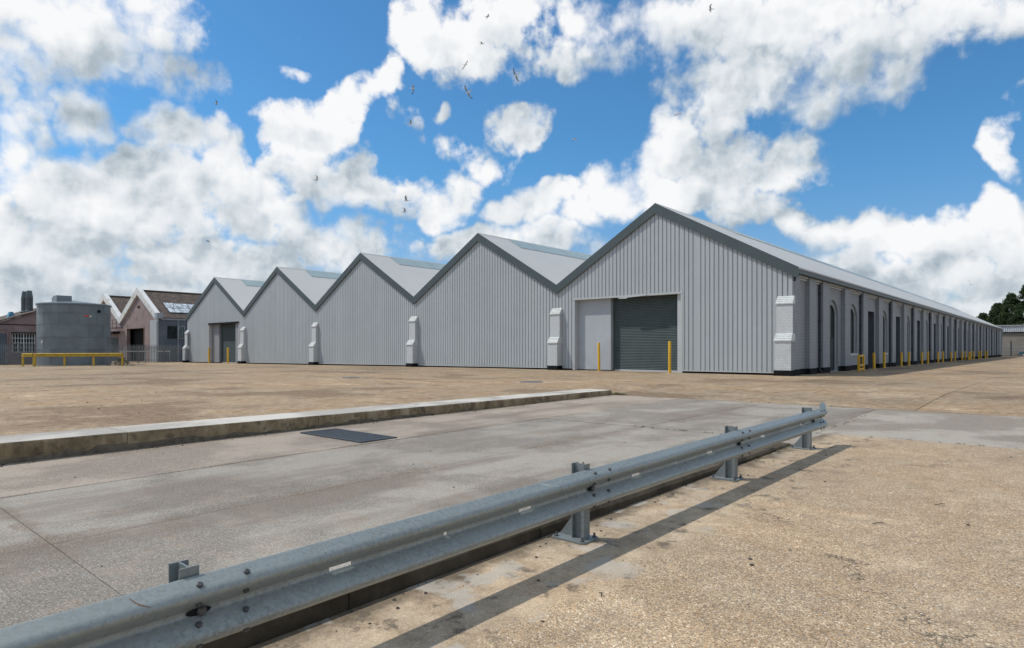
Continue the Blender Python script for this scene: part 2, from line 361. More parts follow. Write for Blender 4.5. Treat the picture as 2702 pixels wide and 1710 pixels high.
def aggregate(name, tint=(1, 1, 1), slick=0.0, near=False):
    """exposed flint aggregate: pebbles in a sandy matrix, worn and stained in patches"""
    m, n, b, pos = newmat(name); X = n.xyz(pos)
    flat = n.comb(X[0], X[1], 0.0)
    jit = n.v('ADD', flat, n.scale(n.v('SUBTRACT', n.noise2(flat, 40, 2, 0.5, True), (0.5, 0.5, 0.5)), 0.012))
    v = n.vor2(jit, 64, 'F1'); v2 = n.vor2(jit, 150, 'F1')
    rnd = n.xyz(v.outputs['Color'])[0]; rnd2 = n.xyz(v2.outputs['Color'])[1]
    peb = [(0.0, (0.22, 0.175, 0.13)), (0.12, (0.38, 0.30, 0.22)), (0.34, (0.44, 0.365, 0.275)), (0.50, (0.31, 0.27, 0.225)), (0.60, (0.48, 0.405, 0.31)),
           (0.76, (0.40, 0.275, 0.155)), (0.80, (0.24, 0.225, 0.21)), (0.89, (0.52, 0.455, 0.37)), (0.965, (0.68, 0.64, 0.57))]
    pc = n.ramp(rnd, peb, True)
    pc2 = n.ramp(rnd2, [(0.0, (0.22, 0.18, 0.135)), (0.4, (0.37, 0.305, 0.235)), (0.75, (0.44, 0.375, 0.295)), (0.93, (0.62, 0.57, 0.49))], True)
    dist = v.outputs['Distance']
    mask = n.ss(dist, 0.50, 0.36)
    c = n.mix(mask, pc2, pc)
    patch = n.noise2(flat, 0.55, 6, 0.62); patch2 = n.noise2(flat, 0.16, 5, 0.6); blot = n.noise2(flat, 2.6, 6, 0.7)
    worn = n.ss(n.m('ADD', patch, n.m('MULTIPLY', n.m('SUBTRACT', blot, 0.5), 0.35)), 0.60, 0.70)
    if near:   # plain screeded strip along the barrier, breaking up into the aggregate
        ex = n.m('ADD', X[0], n.m('MULTIPLY', n.m('SUBTRACT', n.noise2(flat, 1.5, 6, 0.68), 0.5), 1.15))
        strip = n.m('MULTIPLY', n.ss(ex, -2.18, -2.50), n.ss(n.m('ADD', X[1], n.m('MULTIPLY', n.m('SUBTRACT', blot, 0.5), 2.0)), 7.2, 5.6, 0.35, 1.0))
        worn = n.m('MAXIMUM', n.m('MULTIPLY', worn, 0.3), strip)
    mortar = n.ramp(blot, [(0.28, (0.20, 0.165, 0.125)), (0.45, (0.36, 0.31, 0.25)), (0.62, (0.45, 0.405, 0.34)), (0.8, (0.52, 0.48, 0.42))])
    mortar = n.mix(0.35, mortar, pc2)
    c = n.mix(n.m('MULTIPLY', worn, 0.85 if near else 0.62), c, mortar)
    tone = n.ramp(n.m('ADD', n.m('MULTIPLY', patch2, 0.65), n.m('MULTIPLY', patch, 0.35)), [(0.40, (0.68, 0.62, 0.57)), (0.46, (0.90, 0.87, 0.83)), (0.505, (1.05, 1.04, 1.0)), (0.55, (0.95, 0.84, 0.72)), (0.62, (1.18, 1.15, 1.10))])
    c = n.mix(0.45 if near else 1.0, c, n.mix(1.0, c, tone, 'MULTIPLY')); c = n.mix(1.0, c, tint, 'MULTIPLY')
    gr_ = n.noise2(flat, 5.0, 6, 0.72)                                            # gritty wear between the pebble scale and the big patches
    k_ = 0.10 if near else 0.24
    c = n.mix(1.0, c, n.ramp(gr_, [(0.34, (1 - k_ * 1.25,) * 3), (0.5, (1.0, 1.0, 1.0)), (0.66, (1 + k_, 1 + k_, 1 + k_))]), 'MULTIPLY')
    rndo = n.new('ShaderNodeObjectInfo').outputs['Random']                      # every cast slab came out a little different
    c = n.mix(1.0, c, n.ramp(rndo, [(0.0, (0.88, 0.85, 0.82)), (0.5, (1.0, 0.98, 0.94)), (1.0, (1.10, 1.03, 0.95))]), 'MULTIPLY')
    stain = n.ss(n.m('ADD', n.noise2(flat, 1.15, 7, 0.72), n.m('MULTIPLY', n.m('SUBTRACT', patch2, 0.5), 0.4)), 0.60, 0.74)
    c = n.mix(n.m('MULTIPLY', stain, 0.3 if near else 0.6), c, (0.13, 0.11, 0.085))
    streak = n.ss(n.noise2(n.v('MULTIPLY', flat, (0.22, 1.6, 1.0)), 0.5, 5, 0.6), 0.58, 0.68)
    c = n.mix(n.m('MULTIPLY', streak, 0.35), c, n.mix(1.0, c, (1.45, 1.42, 1.38), 'MULTIPLY'))
    cv = n.vor2(n.v('ADD', flat, n.scale(n.v('SUBTRACT', n.noise2(flat, 0.9, 6, 0.7, True), (0.5, 0.5, 0.5)), 1.6)), 0.16, 'DISTANCE_TO_EDGE')
    crk = n.m('MULTIPLY', n.ss(cv.outputs['Distance'], 0.0035, 0.0008), n.ss(patch, 0.46, 0.54))
    c = n.mix(n.m('MULTIPLY', crk, 0.75), c, (0.07, 0.06, 0.045))
    if near:   # grime spots and swept dirt on the plain strip
        gs = n.m('MULTIPLY', n.ss(n.noise2(flat, 3.4, 5, 0.7), 0.56, 0.68), n.ss(ex, -1.95, -2.5))
        c = n.mix(n.m('MULTIPLY', gs, 0.8), c, (0.11, 0.092, 0.07))
        kd = n.ss(n.m('ADD', X[0], n.m('MULTIPLY', n.m('SUBTRACT', blot, 0.5), 0.5)), -2.98, -3.2)
        c = n.mix(n.m('MULTIPLY', kd, 0.75), c, (0.10, 0.08, 0.055))
        pale = n.m('MULTIPLY', n.ss(n.noise2(flat, 1.9, 4, 0.6), 0.56, 0.64), strip)
        c = n.mix(n.m('MULTIPLY', pale, 0.6), c, (0.42, 0.40, 0.36))
    n.put(b.inputs['Base Color'], c); b.inputs['Roughness'].default_value = 0.85; b.inputs['Specular IOR Level'].default_value = 0.3
    hh = n.m('MULTIPLY', n.m('ADD', n.ss(dist, 0.55, 0.1), n.m('MULTIPLY', n.ss(v2.outputs['Distance'], 0.6, 0.1), 0.4)), n.m('SUBTRACT', 1.0, n.m('MULTIPLY', worn, 0.75)))
    bump(n, b, n.m('ADD', hh, n.m('MULTIPLY', blot, 0.6)), 0.55, 0.006)
    return m
M['aggregate'] = aggregate('aggregate', (0.88, 0.845, 0.79))
M['aggregate_near'] = aggregate('aggregate_near', (1.09, 1.03, 0.955), near=True)
M['aggregate_grey'] = aggregate('aggregate_grey', (0.82, 0.80, 0.76))

def concrete(name, c0, c1, ribs=0.0, brown=0.4, joints=None):
    m, n, b, pos = newmat(name); X = n.xyz(pos); flat = n.comb(X[0], X[1], 0.0)
    big = n.noise2(flat, 0.45, 6, 0.62); mid = n.noise2(flat, 2.2, 6, 0.68); fine = n.noise2(flat, 70, 3, 0.7)
    c = n.mix(n.ss(big, 0.42, 0.58), tuple(v * 0.86 for v in c0), tuple(v * 1.1 for v in c1))
    c = n.mix(1.0, c, n.ramp(n.new('ShaderNodeObjectInfo').outputs['Random'], [(0.0, (0.90, 0.89, 0.88)), (1.0, (1.08, 1.07, 1.05))]), 'MULTIPLY')
    c = n.mix(n.m('MULTIPLY', n.ss(mid, 0.50, 0.68), brown), c, (0.27, 0.205, 0.15))
    c = n.mix(n.m('MULTIPLY', n.ss(n.noise2(n.v('MULTIPLY', flat, (2.2, 0.4, 1)), 1.3, 5, 0.65), 0.55, 0.7), 0.35), c, (0.20, 0.165, 0.135))
    sp = n.vor2(flat, 130, 'F1'); rs = n.xyz(sp.outputs['Color'])[0]
    c = n.mix(n.m('MULTIPLY', n.ss(rs, 0.0, 1.0), 0.42), c, n.ramp(rs, [(0.0, (0.13, 0.12, 0.11)), (0.5, (0.34, 0.31, 0.27)), (0.95, (0.60, 0.57, 0.52))]))
    if joints:                                                      # swept grit lying along the joints
        for axis, at_, wd_ in joints:
            dx = n.m('ABSOLUTE', n.m('SUBTRACT', X[axis], at_))
            dx = n.m('ADD', dx, n.m('MULTIPLY', n.m('SUBTRACT', n.noise2(flat, 2.3, 6, 0.7), 0.5), wd_ * 2.2))
            f_ = n.m('MULTIPLY', n.ss(dx, wd_, wd_ * 0.25), n.ss(n.noise2(flat, 0.5, 3, 0.6), 0.36, 0.56))
            grit = n.ramp(rs, [(0.0, (0.075, 0.055, 0.04)), (0.5, (0.17, 0.13, 0.095)), (0.9, (0.33, 0.275, 0.215))])
            c = n.mix(n.m('MULTIPLY', f_, 0.6), c, grit)
        ld = n.ss(n.noise2(n.v('MULTIPLY', flat, (1.0, 0.22, 1)), 0.8, 5, 0.62), 0.50, 0.66)
        c = n.mix(n.m('MULTIPLY', ld, 0.5), c, (0.16, 0.125, 0.095))
    spots = n.ss(n.noise2(flat, 7.5, 3, 0.55), 0.80, 0.83)           # bird lime
    c = n.mix(n.m('MULTIPLY', spots, 0.5), c, (0.62, 0.61, 0.58))
    n.put(b.inputs['Base Color'], c); b.inputs['Roughness'].default_value = 0.8; b.inputs['Specular IOR Level'].default_value = 0.35
    h = n.m('ADD', n.m('MULTIPLY', fine, 0.5), n.m('MULTIPLY', mid, 0.5))
    if ribs:
        yy = n.m('ADD', X[1], n.m('MULTIPLY', n.noise2(flat, 3, 2), 0.03))
        wv = n.m('SINE', n.m('MULTIPLY', yy, 2 * math.pi / 0.032))
        wm = n.ss(n.noise2(flat, 0.9, 4, 0.6), 0.40, 0.62)
        h = n.m('ADD', h, n.m('MULTIPLY', n.m('MULTIPLY', wv, wm), ribs))
    bump(n, b, h, 0.8, 0.007)
    return m
M['road_grey'] = concrete('road_grey', (0.190, 0.168, 0.141), (0.262, 0.240, 0.208), 0.2, 0.5, [(0, -6.18, .32), (1, 1.43, .12), (0, -3.48, .5), (0, -8.5, .08), (1, 10.75, .08)])
M['road_brown'] = concrete('road_brown', (0.215, 0.168, 0.128), (0.285, 0.232, 0.185), 0.0, 0.5, [(0, -8.5, .10), (0, -10.9, .45)])
M['band_grey'] = concrete('band_grey', (0.21, 0.175, 0.135), (0.29, 0.26, 0.22), 0.0, 0.5)
M['kerb_top'] = concrete('kerb_top', (0.43, 0.41, 0.375), (0.53, 0.51, 0.47), 0.0, 0.15)
def kerb_face():
    m, n, b, pos = newmat('kerb_face'); X = n.xyz(pos)
    st = n.noise(n.v('MULTIPLY', pos, (1, 1.0, 0.5)), 2.4, 7, 0.7); st2 = n.noise(n.v('MULTIPLY', pos, (1, 1.6, 2.2)), 2.4, 6, 0.68)
    c = n.ramp(st, [(0.30, (0.06, 0.047, 0.034)), (0.43, (0.18, 0.13, 0.075)), (0.54, (0.29, 0.22, 0.13)), (0.70, (0.42, 0.345, 0.24))])
    c = n.mix(n.m('MULTIPLY', n.ss(st2, 0.54, 0.68), 0.6), c, (0.05, 0.047, 0.038))
    n.put(b.inputs['Base Color'], c); b.inputs['Roughness'].default_value = 0.9
    bump(n, b, n.noise(pos, 25, 5, 0.7), 0.6, 0.02)
    return m
M['kerb_face'] = kerb_face()
M['edging_face'] = plain('edging_face', (0.07, 0.058, 0.043), 0.95, 0, 0.4, 3, (0.16, 0.135, 0.10), 2.2, 0.6, 0.5, 25, 0.2)  # shade under the rail painted into the colour, plus dirt mottling
M['joint_dirt'] = plain('joint_dirt', (0.14, 0.115, 0.085), 0.95, 0, 0.3, 8, (0.05, 0.06, 0.02), 1.2, 0.6)
# ================================================================ ground
LP = [(-40, -.40), (0, -.312), (4.2, -.254), (10, -.20), (17.2, -.14), (22, 0.0), (900, 0.0)]
def low(y): return float(np.interp(y, [p[0] for p in LP], [p[1] for p in LP]))
def plat(x): return -min(0.55, max(0.0, -x - 30) * 0.0055)
KX = -10.9; KY = 17.2
def G(x, y):
    if x > KX - 1e-6: return low(y)
    if y <= KY: return plat(x)
    u = min(1.0, (KX - x) / 2.0); return low(y) * (1 - u) + plat(x) * u
def sheet(name, xs, ys, mat, dz, parent=None):
    mb = MB(); n = len(xs)
    for y in ys:
        for x in xs: mb.v.append((x, y, G(x, y) + dz))
    for j in range(len(ys) - 1):
        for i in range(n - 1):
            mb.f.append((j * n + i, j * n + i + 1, (j + 1) * n + i + 1, (j + 1) * n + i)); mb.mi.append(0)
    return mb.build(name, mat, parent, fix=False)
ground = struct(sheet('ground', [-900, -300, -130, -100, -80, -55, -30, -20, -12.9, KX - .02, KX, -8, -5, 0, 20, 300, 900],
              [-300, -40, 0, 5, 10, KY - .01, KY + .01, 19, 22, 30, 200, 900, 1500], M['joint_dirt'], -0.03), 'earth under the yard showing in the joints')
def breaks(a, b, pts): return [a] + [p for p in sorted(pts) if a + .02 < p < b - .02] + [b]
def slab(parent, x0, x1, y0, y1, mat, gap=0.004):
    xs = breaks(x0 + gap, x1 - gap, [-12.9, KX, -30, -55]); ys = breaks(y0 + gap, y1 - gap, [p[0] for p in LP] + [19])
    mb = MB(); n = len(xs); eps = 1e-4
    lift = random.uniform(-.003, .003)
    for y in ys:
        for x in xs: mb.v.append((x, y, G(min(x, KX - eps) if x1 <= KX + .001 else x, y) + lift))
    for j in range(len(ys) - 1):
        for i in range(n - 1): mb.f.append((j * n + i, j * n + i + 1, (j + 1) * n + i + 1, (j + 1) * n + i)); mb.mi.append(0)
    rim = [(i, 0) for i in range(n)] + [(n - 1, j) for j in range(1, len(ys))] + [(i, len(ys) - 1) for i in range(n - 2, -1, -1)] + [(0, j) for j in range(len(ys) - 2, 0, -1)]
    k = len(mb.v)
    for i, j in rim:
        v = mb.v[j * n + i]; mb.v.append((v[0], v[1], v[2] - .028))
    for a in range(len(rim)):
        b_ = (a + 1) % len(rim); i, j = rim[a]; i2, j2 = rim[b_]
        mb.f.append((j * n + i, k + a, k + b_, j2 * n + i2)); mb.mi.append(0)
    return mb.build('paving_slab', mat, parent, fix=False)
# the sunken road
road = struct(sheet('road', [KX + .01, -8, -3.49], [-30, 0, 5, 10, KY - .02], M['joint_dirt'], -0.010), 'sunken grey concrete road between the kerb and the crash barrier')
RC = [KX, -8.5, -6.18, -3.48]
for (a, b), mt in zip(zip(RC[:-1], RC[1:]), ('road_brown', 'road_grey', 'road_grey')):
    for y0, y1 in ((-17.2, -7.9), (-7.9, 1.43), (1.43, 10.75), (10.75, KY)): slab(road, a, b, y0, y1, M[mt])
# the forecourt on the camera side of the barrier
fore = struct(sheet('forecourt', [-3.47, 0, 12], [-20, 0, 5, 10, KY - .02], M['joint_dirt'], -0.010), 'pebbly forecourt on the camera side of the barrier')
for a, b in ((-3.25, 1.6), (1.6, 6.5), (6.5, 11.4)):
    slab(fore, a, b, -14, -1.4 if a > 0 else -6, M['aggregate_near'], 0.006)
    slab(fore, a, b, -1.4 if a > 0 else -6, 11.95, M['aggregate_near'], 0.006); slab(fore, a if a > -3 else -3.48, b, 11.95, KY, M['band_grey'])
# the yard: higher ground in front of the gables and along the brick wall
yard = struct(sheet('yard', [-180, -130, -80, -55, -30, -20, -12.9, KX - .01], [-60, -20, 0, 10, KY - .01], M['joint_dirt'], -0.010), 'wide tan yard of worn pebble concrete in front of the gables')
xs_ = [-190, -150, -120, -100, -82, -70, -60, -50, -41, -33, -26, -19.5, -11.86]
for a, b in zip(xs_[:-1], xs_[1:]):
    for y0, y1 in ((-60, -30), (-30, -12), (-12, 0.4), (0.4, 8.8), (8.8, KY)): slab(yard, a, b, y0, y1, M['aggregate'], 0.007)
xs_ = [-140, -110, -82, -60, -41, -26, -16.4, KX, -8.2, -5.1, -2.75, 1.8, 7.2, 16]
ys_ = [KY, 20.3, 24.6, 32, 44, 58, 76, 98, 130, 175, 240]
for a, b in zip(xs_[:-1], xs_[1:]):
    for y0, y1 in zip(ys_[:-1], ys_[1:]):
        if b < -10 and y0 > 33 and b > -83: continue
        slab(yard, a, b, y0, y1, M['aggregate'] if (b < -4 or y0 > 20) else M['aggregate_grey'], 0.008)
# kerb along the yard edge: cast blocks with a pale worn top
kerb = MB(); kerb.box(-11.80, KX - .03, -30, KY - .05, -.42, -.03)
kerb = struct(kerb.build('kerb', M['kerb_face']), 'tall stained concrete kerb edging the yard')
y = -14.0; k = 0
while y < KY - .1:
    L_ = min([3.05, 2.75, 3.3, 2.6][k % 4], KY - y); k += 1
    mb = MB(); x0, x1 = -11.84, KX + random.uniform(-.008, .008); zt = .006 + random.uniform(-.004, .004); c = .022
    a, b = y + .006, y + L_ - .006
    pr = [(x0, -.03), (x0, zt), (x1 - c, zt), (x1 - .004, zt - c), (x1, zt - .055), (x1 - .006, -.40), (x0 + .5, -.40)]
    n = len(pr); st = 14; rows = []
    for s_ in range(st + 1):
        yy = a + (b - a) * s_ / st; kk = len(mb.v); rows.append(kk)
        j1 = random.uniform(-.006, .006); j2 = random.uniform(-.007, .004)
        for i, p in enumerate(pr):
            dx = j1 if i in (3, 4) else (j1 * .5 if i == 2 else 0); dz = j2 if i in (3,) else 0
            mb.v.append((p[0] + dx, yy, p[1] + dz))
    for s_ in range(st):
        for i in range(n - 1):
            mb.f.append((rows[s_] + i, rows[s_ + 1] + i, rows[s_ + 1] + i + 1, rows[s_] + i + 1)); mb.mi.append(0 if i == 1 else 1)
    mb.f.append(tuple(rows[0] + i for i in range(n))); mb.f.append(tuple(rows[-1] + i for i in reversed(range(n)))); mb.mi += [1, 1]
    mb.build('kerb_block', [M['kerb_top'], M['kerb_face']], kerb); y += L_
# low edging beside the crash barrier
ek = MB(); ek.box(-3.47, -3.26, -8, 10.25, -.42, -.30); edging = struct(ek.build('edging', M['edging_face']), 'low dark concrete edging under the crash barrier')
y = -6.0
while y < 10.2:
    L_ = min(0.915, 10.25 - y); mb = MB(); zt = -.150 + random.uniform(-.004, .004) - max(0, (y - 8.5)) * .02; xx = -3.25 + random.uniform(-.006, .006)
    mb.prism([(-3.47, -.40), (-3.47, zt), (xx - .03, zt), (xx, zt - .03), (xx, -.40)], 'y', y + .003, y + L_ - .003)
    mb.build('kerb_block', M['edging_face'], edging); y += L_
slab(fore, -3.48, -3.25, 10.25, 11.95, M['band_grey'], .004)
# drain grating let into the road beside the kerb
gx0, gx1, gy0, gy1 = -10.42, -8.66, 6.18, 6.86
gz = low(6.5) + .008
gr = thing('drain_grating', (-9.5, 6.5, gz), 'long dark steel drain grating set in the road beside the kerb', 'drain grating')
mb = MB(); mb.box(gx0, gx1, gy0, gy1, gz - .002, gz, skip='b'); mb.build('drain_channel', M['dark_gap'], gr)
mb = MB(); t = .03
mb.box(gx0 - t, gx1 + t, gy0 - t, gy0, gz - .01, gz + .016); mb.box(gx0 - t, gx1 + t, gy1, gy1 + t, gz - .01, gz + .016)
mb.box(gx0 - t, gx0, gy0, gy1, gz - .01, gz + .0155); mb.box(gx1, gx1 + t, gy0, gy1, gz - .01, gz + .0155); mb.build('frame', M['iron'], gr)
mb = MB(); nb = 34
for i in range(nb):
    xx = gx0 + (gx1 - gx0) * (i + .5) / nb; mb.box(xx - .013, xx + .013, gy0 + .001, gy1 - .001, gz + .002, gz + .0145)
for i in range(1, 5):
    yy = gy0 + (gy1 - gy0) * i / 5; mb.box(gx0 + .001, gx1 - .001, yy - .006, yy + .006, gz + .001, gz + .0125)
mb.build('bars', M['iron'], gr)
# manhole covers in the yard
def manhole(x, y, r, label):
    z = G(x, y); t = thing('manhole_cover', (x, y, z), label, 'manhole cover', 'manhole covers in the yard')
    mb = MB(); mb.box(x - r - .07, x + r + .07, y - r - .07, y + r + .07, z - .02, z + .007); mb.build('frame', M['concrete_pad'], t)
    mb = MB(); mb.lathe([(r, z + .007), (r, z + .014), (r * .96, z + .016)], x, y, 24)
    mb.build('lid', M['iron'], t)
manhole(-16.0, 19.4, .48, 'round dark manhole cover in the yard beyond the far end of the kerb')
manhole(-24.6, 17.0, .42, 'small dark manhole cover in the yard in front of the third buttress from the left')
# faded white line on the yard
mb = MB()
for y0 in range(4, 15, 1):
    za = G(-61.6 - (y0 - 4) * .13, y0) + .004; zb = G(-61.6 - (y0 - 3) * .13, y0 + 1) + .004; xa = -61.6 - (y0 - 4) * .13; xb = xa - .13
    mb.face([(xa, y0, za + .004), (xa + .24, y0, za + .004), (xb + .24, y0 + 1, zb + .004), (xb, y0 + 1, zb + .004)])
struct(mb.build('painted_line', M['white_paint'], yard))
# loose bits: grit, stones and twigs lying about
deb = MB(); rs = random.Random(3)
def stone(x, y, r):
    z = G(x, y); k = len(deb.v)
    a = rs.uniform(0, 6); n = 6
    for zz, f in ((0, 1.0), (.5, .9), (.9, .35)):
        for i in range(n):
            q = a + 2 * math.pi * i / n; rr = r * f * rs.uniform(.75, 1.15); deb.v.append((x + rr * math.cos(q) * 1.2, y + rr * math.sin(q), z + r * zz))
    for j in range(2):
        for i in range(n): deb.f.append((k + j * n + i, k + j * n + (i + 1) % n, k + (j + 1) * n + (i + 1) % n, k + (j + 1) * n + i)); deb.mi.append(0)
    deb.f.append(tuple(k + 2 * n + i for i in range(n))); deb.mi.append(0)
for _ in range(16): stone(rs.uniform(-10.7, -3.7), rs.uniform(1.5, 14), rs.uniform(.006, .016))
for _ in range(18): stone(rs.uniform(-24, -11.3), rs.uniform(3, 15), rs.uniform(.01, .024))
for _ in range(70): stone(-10.87 + abs(rs.gauss(0, .12)), rs.uniform(1, 17), rs.uniform(.006, .02))
for _ in range(90): stone(-3.24 + abs(rs.gauss(0, .14)), rs.uniform(.5, 10), rs.uniform(.004, .014))
for _ in range(30): stone(rs.uniform(-3.1, 0.5), rs.uniform(2, 12), rs.uniform(.005, .016))
for x, y, l, a in ((-1.0, 7.3, .12, .6), (-1.3, 6.2, .11, .5), (-2.2, 3.35, .06, 2.0), (-11.4, 9.6, .14, 1.2)):
    z = G(x, y) + .008
    deb.tube((x, y, z), (x + l * .5 * math.cos(a), y + l * .5 * math.sin(a), z + .012), .004, 5); deb.tube((x + l * .5 * math.cos(a), y + l * .5 * math.sin(a), z + .012), (x + l * math.cos(a + .4), y + l * math.sin(a + .4), z), .003, 5)
o = deb.build('debris', M['stone_dark']); o['kind'] = 'stuff'; o['label'] = 'loose stones, grit and twigs scattered over the concrete'
# weeds rooted in the joints
wd = MB(); rw = random.Random(5)
def tuft(x, y, r, h, n):
    z = G(x, y)
    for _ in range(n):
        a = rw.uniform(0, 6.28); q = rw.uniform(0, r); bx, by = x + q * math.cos(a), y + q * math.sin(a); l = h * rw.uniform(.4, 1); d_ = rw.uniform(0, 6.28); wv = .006
        tip = (bx + l * .6 * math.cos(d_), by + l * .6 * math.sin(d_), z + l)
        wd.face([(bx - wv * math.sin(d_), by + wv * math.cos(d_), z - .02), (bx + wv * math.sin(d_), by - wv * math.cos(d_), z - .02), tip])
tuft(-10.75, 17.25, .20, .12, 130); tuft(-10.55, 17.35, .16, .08, 60)
for _ in range(26):
    tuft(rw.uniform(-6.3, -3.6), 10.75 + rw.gauss(0, .01), .05, .035, 9)
for _ in range(22): tuft(rw.uniform(-3.2, .6), 11.95 + rw.gauss(0, .012), .05, .03, 9)
for _ in range(14): tuft(-3.36 + rw.gauss(0, .02), rw.uniform(11, 15.5), .06, .035, 9)
for _ in range(10): tuft(rw.uniform(-7, -3), 17.2 + rw.gauss(0, .012), .05, .03, 8)
for _ in range(12): tuft(-3.24 + rw.uniform(0, .03), rw.uniform(8, 10.3), .04, .05, 9)
o = wd.build('joint_weeds', M['moss'], fix=False); o['kind'] = 'stuff'; o['label'] = 'small weeds and moss growing in the concrete joints'
# ================================================================ warehouse
YF = 32.5; YE = 152.0
PK = [-17.67 - 13.9 * i for i in range(5)]; PZ = 9.5; VZ = 5.38
XR = -10.2; XL = -80.75; EZ = 5.28
VX = [PK[i] - 6.95 for i in range(4)]
gl = lambda x: G(x, YF)
wh = thing('warehouse', ((XR + XL) / 2, YF, 0), 'long warehouse with five grey ribbed metal gables and a white painted brick side wall', 'warehouse')
outline = [(XL - .25, VZ - .05)]
for i in (4, 3, 2, 1, 0):
    outline.append((PK[i], PZ)); outline.append((VX[i - 1], VZ) if i > 0 else (XR + .22, EZ))
def ztop(x): return float(np.interp(x, [p[0] for p in outline], [p[1] for p in outline]))
# door openings in the first and last bays
D0 = (-23.26, -16.16, 4.45); D4 = (-74.8, -67.6, 4.3)
# --- ribbed cladding, sheet by sheet (one metre cover width, four ribs each)
def clad_sheet(x0, x1, zb):
    prof = []; x = x0; p = 0.25
    while x < x1 - .01:
        for dx, dy in ((0, -.042), (.184, -.042), (.192, 0), (.242, 0)):
            if x + dx < x1 - .002: prof.append((x + dx, dy))
        x += p
    prof.append((x1, -.042))
    for px_ in PK + VX:
        if x0 + .02 < px_ < x1 - .02:
            yy = float(np.interp(px_, [q[0] for q in prof], [q[1] for q in prof])); prof.append((px_, yy))
    prof.sort(); prof = [q for i, q in enumerate(prof) if i == 0 or q[0] - prof[i - 1][0] > .003]
    mb = MB(); jit = random.uniform(0, .006)
    for (a, da), (b, db) in zip(prof[:-1], prof[1:]):
        mb.face([(a, YF + da - jit, zb), (b, YF + db - jit, zb), (b, YF + db - jit, ztop(b) - .12), (a, YF + da - jit, ztop(a) - .12)])
    return mb.build('cladding_sheet', M['cladding'], wh, fix=False)
x = XR - 0.02
edges = []
while x > XL:
    edges.append(x); x -= 1.0
edges.append(XL)
cuts = sorted(set(edges) | {D0[0], D0[1], D4[0], D4[1]})
cuts = [c for i, c in enumerate(cuts) if i == 0 or c - cuts[i - 1] > .06 or c in (D0[0], D0[1], D4[0], D4[1])]
for a, b in zip(cuts[:-1], cuts[1:]):
    if b - a < .03: continue
    zb = gl((a + b) / 2) + .14
    for dd in (D0, D4):
        if a >= dd[0] - .001 and b <= dd[1] + .001: zb = dd[2]
    clad_sheet(a, b, zb)
# dark gap and drip trim under the cladding
mb = MB(); mb2 = MB()
for a, b in ((XL, D4[0]), (D4[1], -41), (-41, D0[0]), (D0[1], XR - .05)):
    za, zb = gl(a), gl(b)
    mb.face([(a, YF + .05, za - .05), (b, YF + .05, zb - .05), (b, YF + .05, zb + .16), (a, YF + .05, za + .16)])
    mb2.v += []; 
    for q0, q1 in ((0.105, 0.145),):
        mb2.face([(a, YF - .045, za + q0), (b, YF - .045, zb + q0), (b, YF - .045, zb + q1), (a, YF - .045, za + q1)])
        mb2.face([(a, YF - .045, za + q1), (b, YF - .045, zb + q1), (b, YF - .001, zb + q1 + .01), (a, YF - .001, za + q1 + .01)])
mb.build('base_gap', M['dark_gap'], wh, fix=False); mb2.build('drip_trim', M['trim_grey'], wh, fix=False)
# --- barge boards and roof slopes
for (xa, za), (xb, zb) in zip(outline[:-1], outline[1:]):
    y0 = YF - .16; h = .56
    mb = MB(); mb.prism([(xa, za - h), (xb, zb - h), (xb, zb), (xa, za)], 'y', y0, y0 + .06); mb.build('barge_board', M['fascia'], wh)
    mb = MB(); mb.prism([(xa, za - h + .05), (xb, zb - h + .05), (xb, zb - h + .07), (xa, za - h + .07)], 'y', y0 + .06, YF + .04); mb.build('soffit', M['fascia'], wh)
    mb = MB(); mb.prism([(xa, za - .09), (xb, zb - .09), (xb, zb - .012), (xa, za - .012)], 'y', y0 + .062, YE); mb.build('roof_slope', M['roof'], wh)
# --- ridge rooflights: panes between glazing bars on the slopes that face right
pane_me = {}
for i, xp in enumerate(PK):
    xe, ze = outline[2 * (4 - i) + 2]; s_ = (PZ - ze) / (xe - xp)
    y0 = 35.4 if i else 40.5
    def at(dx, up): return (xp + dx, PZ - s_ * dx + up)
    mb = MB(); a0, a1 = at(.10, .0), at(1.42, .0)
    mb.prism([(a0[0], a0[1] - .02), (a1[0], a1[1] - .02), (a1[0], a1[1] + .012), (a0[0], a0[1] + .012)], 'y', y0, 150)
    sk = mb.build('skylight', M['frame_grey'], wh)
    if i not in pane_me:
        pm = MB(); b0, b1 = at(.14, .0), at(1.38, .0)
        pm.prism([(b0[0] - xp, b0[1] + .014), (b1[0] - xp, b1[1] + .014), (b1[0] - xp, b1[1] + .034), (b0[0] - xp, b0[1] + .034)], 'y', 0.03, 2.05)
        pane_me[i] = pm.mesh('pane', M['rooflight'])
    yy = y0
    while yy < 147.8:
        o = link('pane', pane_me[i], sk); o.matrix_parent_inverse = Matrix.Identity(4); o.location = (xp, yy, 0); yy += 2.1
    mb = MB()
    mb.prism([(xp - .16, PZ - .10), (xp, PZ + .03), (xp + .16, PZ - .10), (xp + .13, PZ - .13), (xp - .13, PZ - .13)], 'y', YF - .15, YE)
    mb.build('ridge_cap', M['roof'], wh)
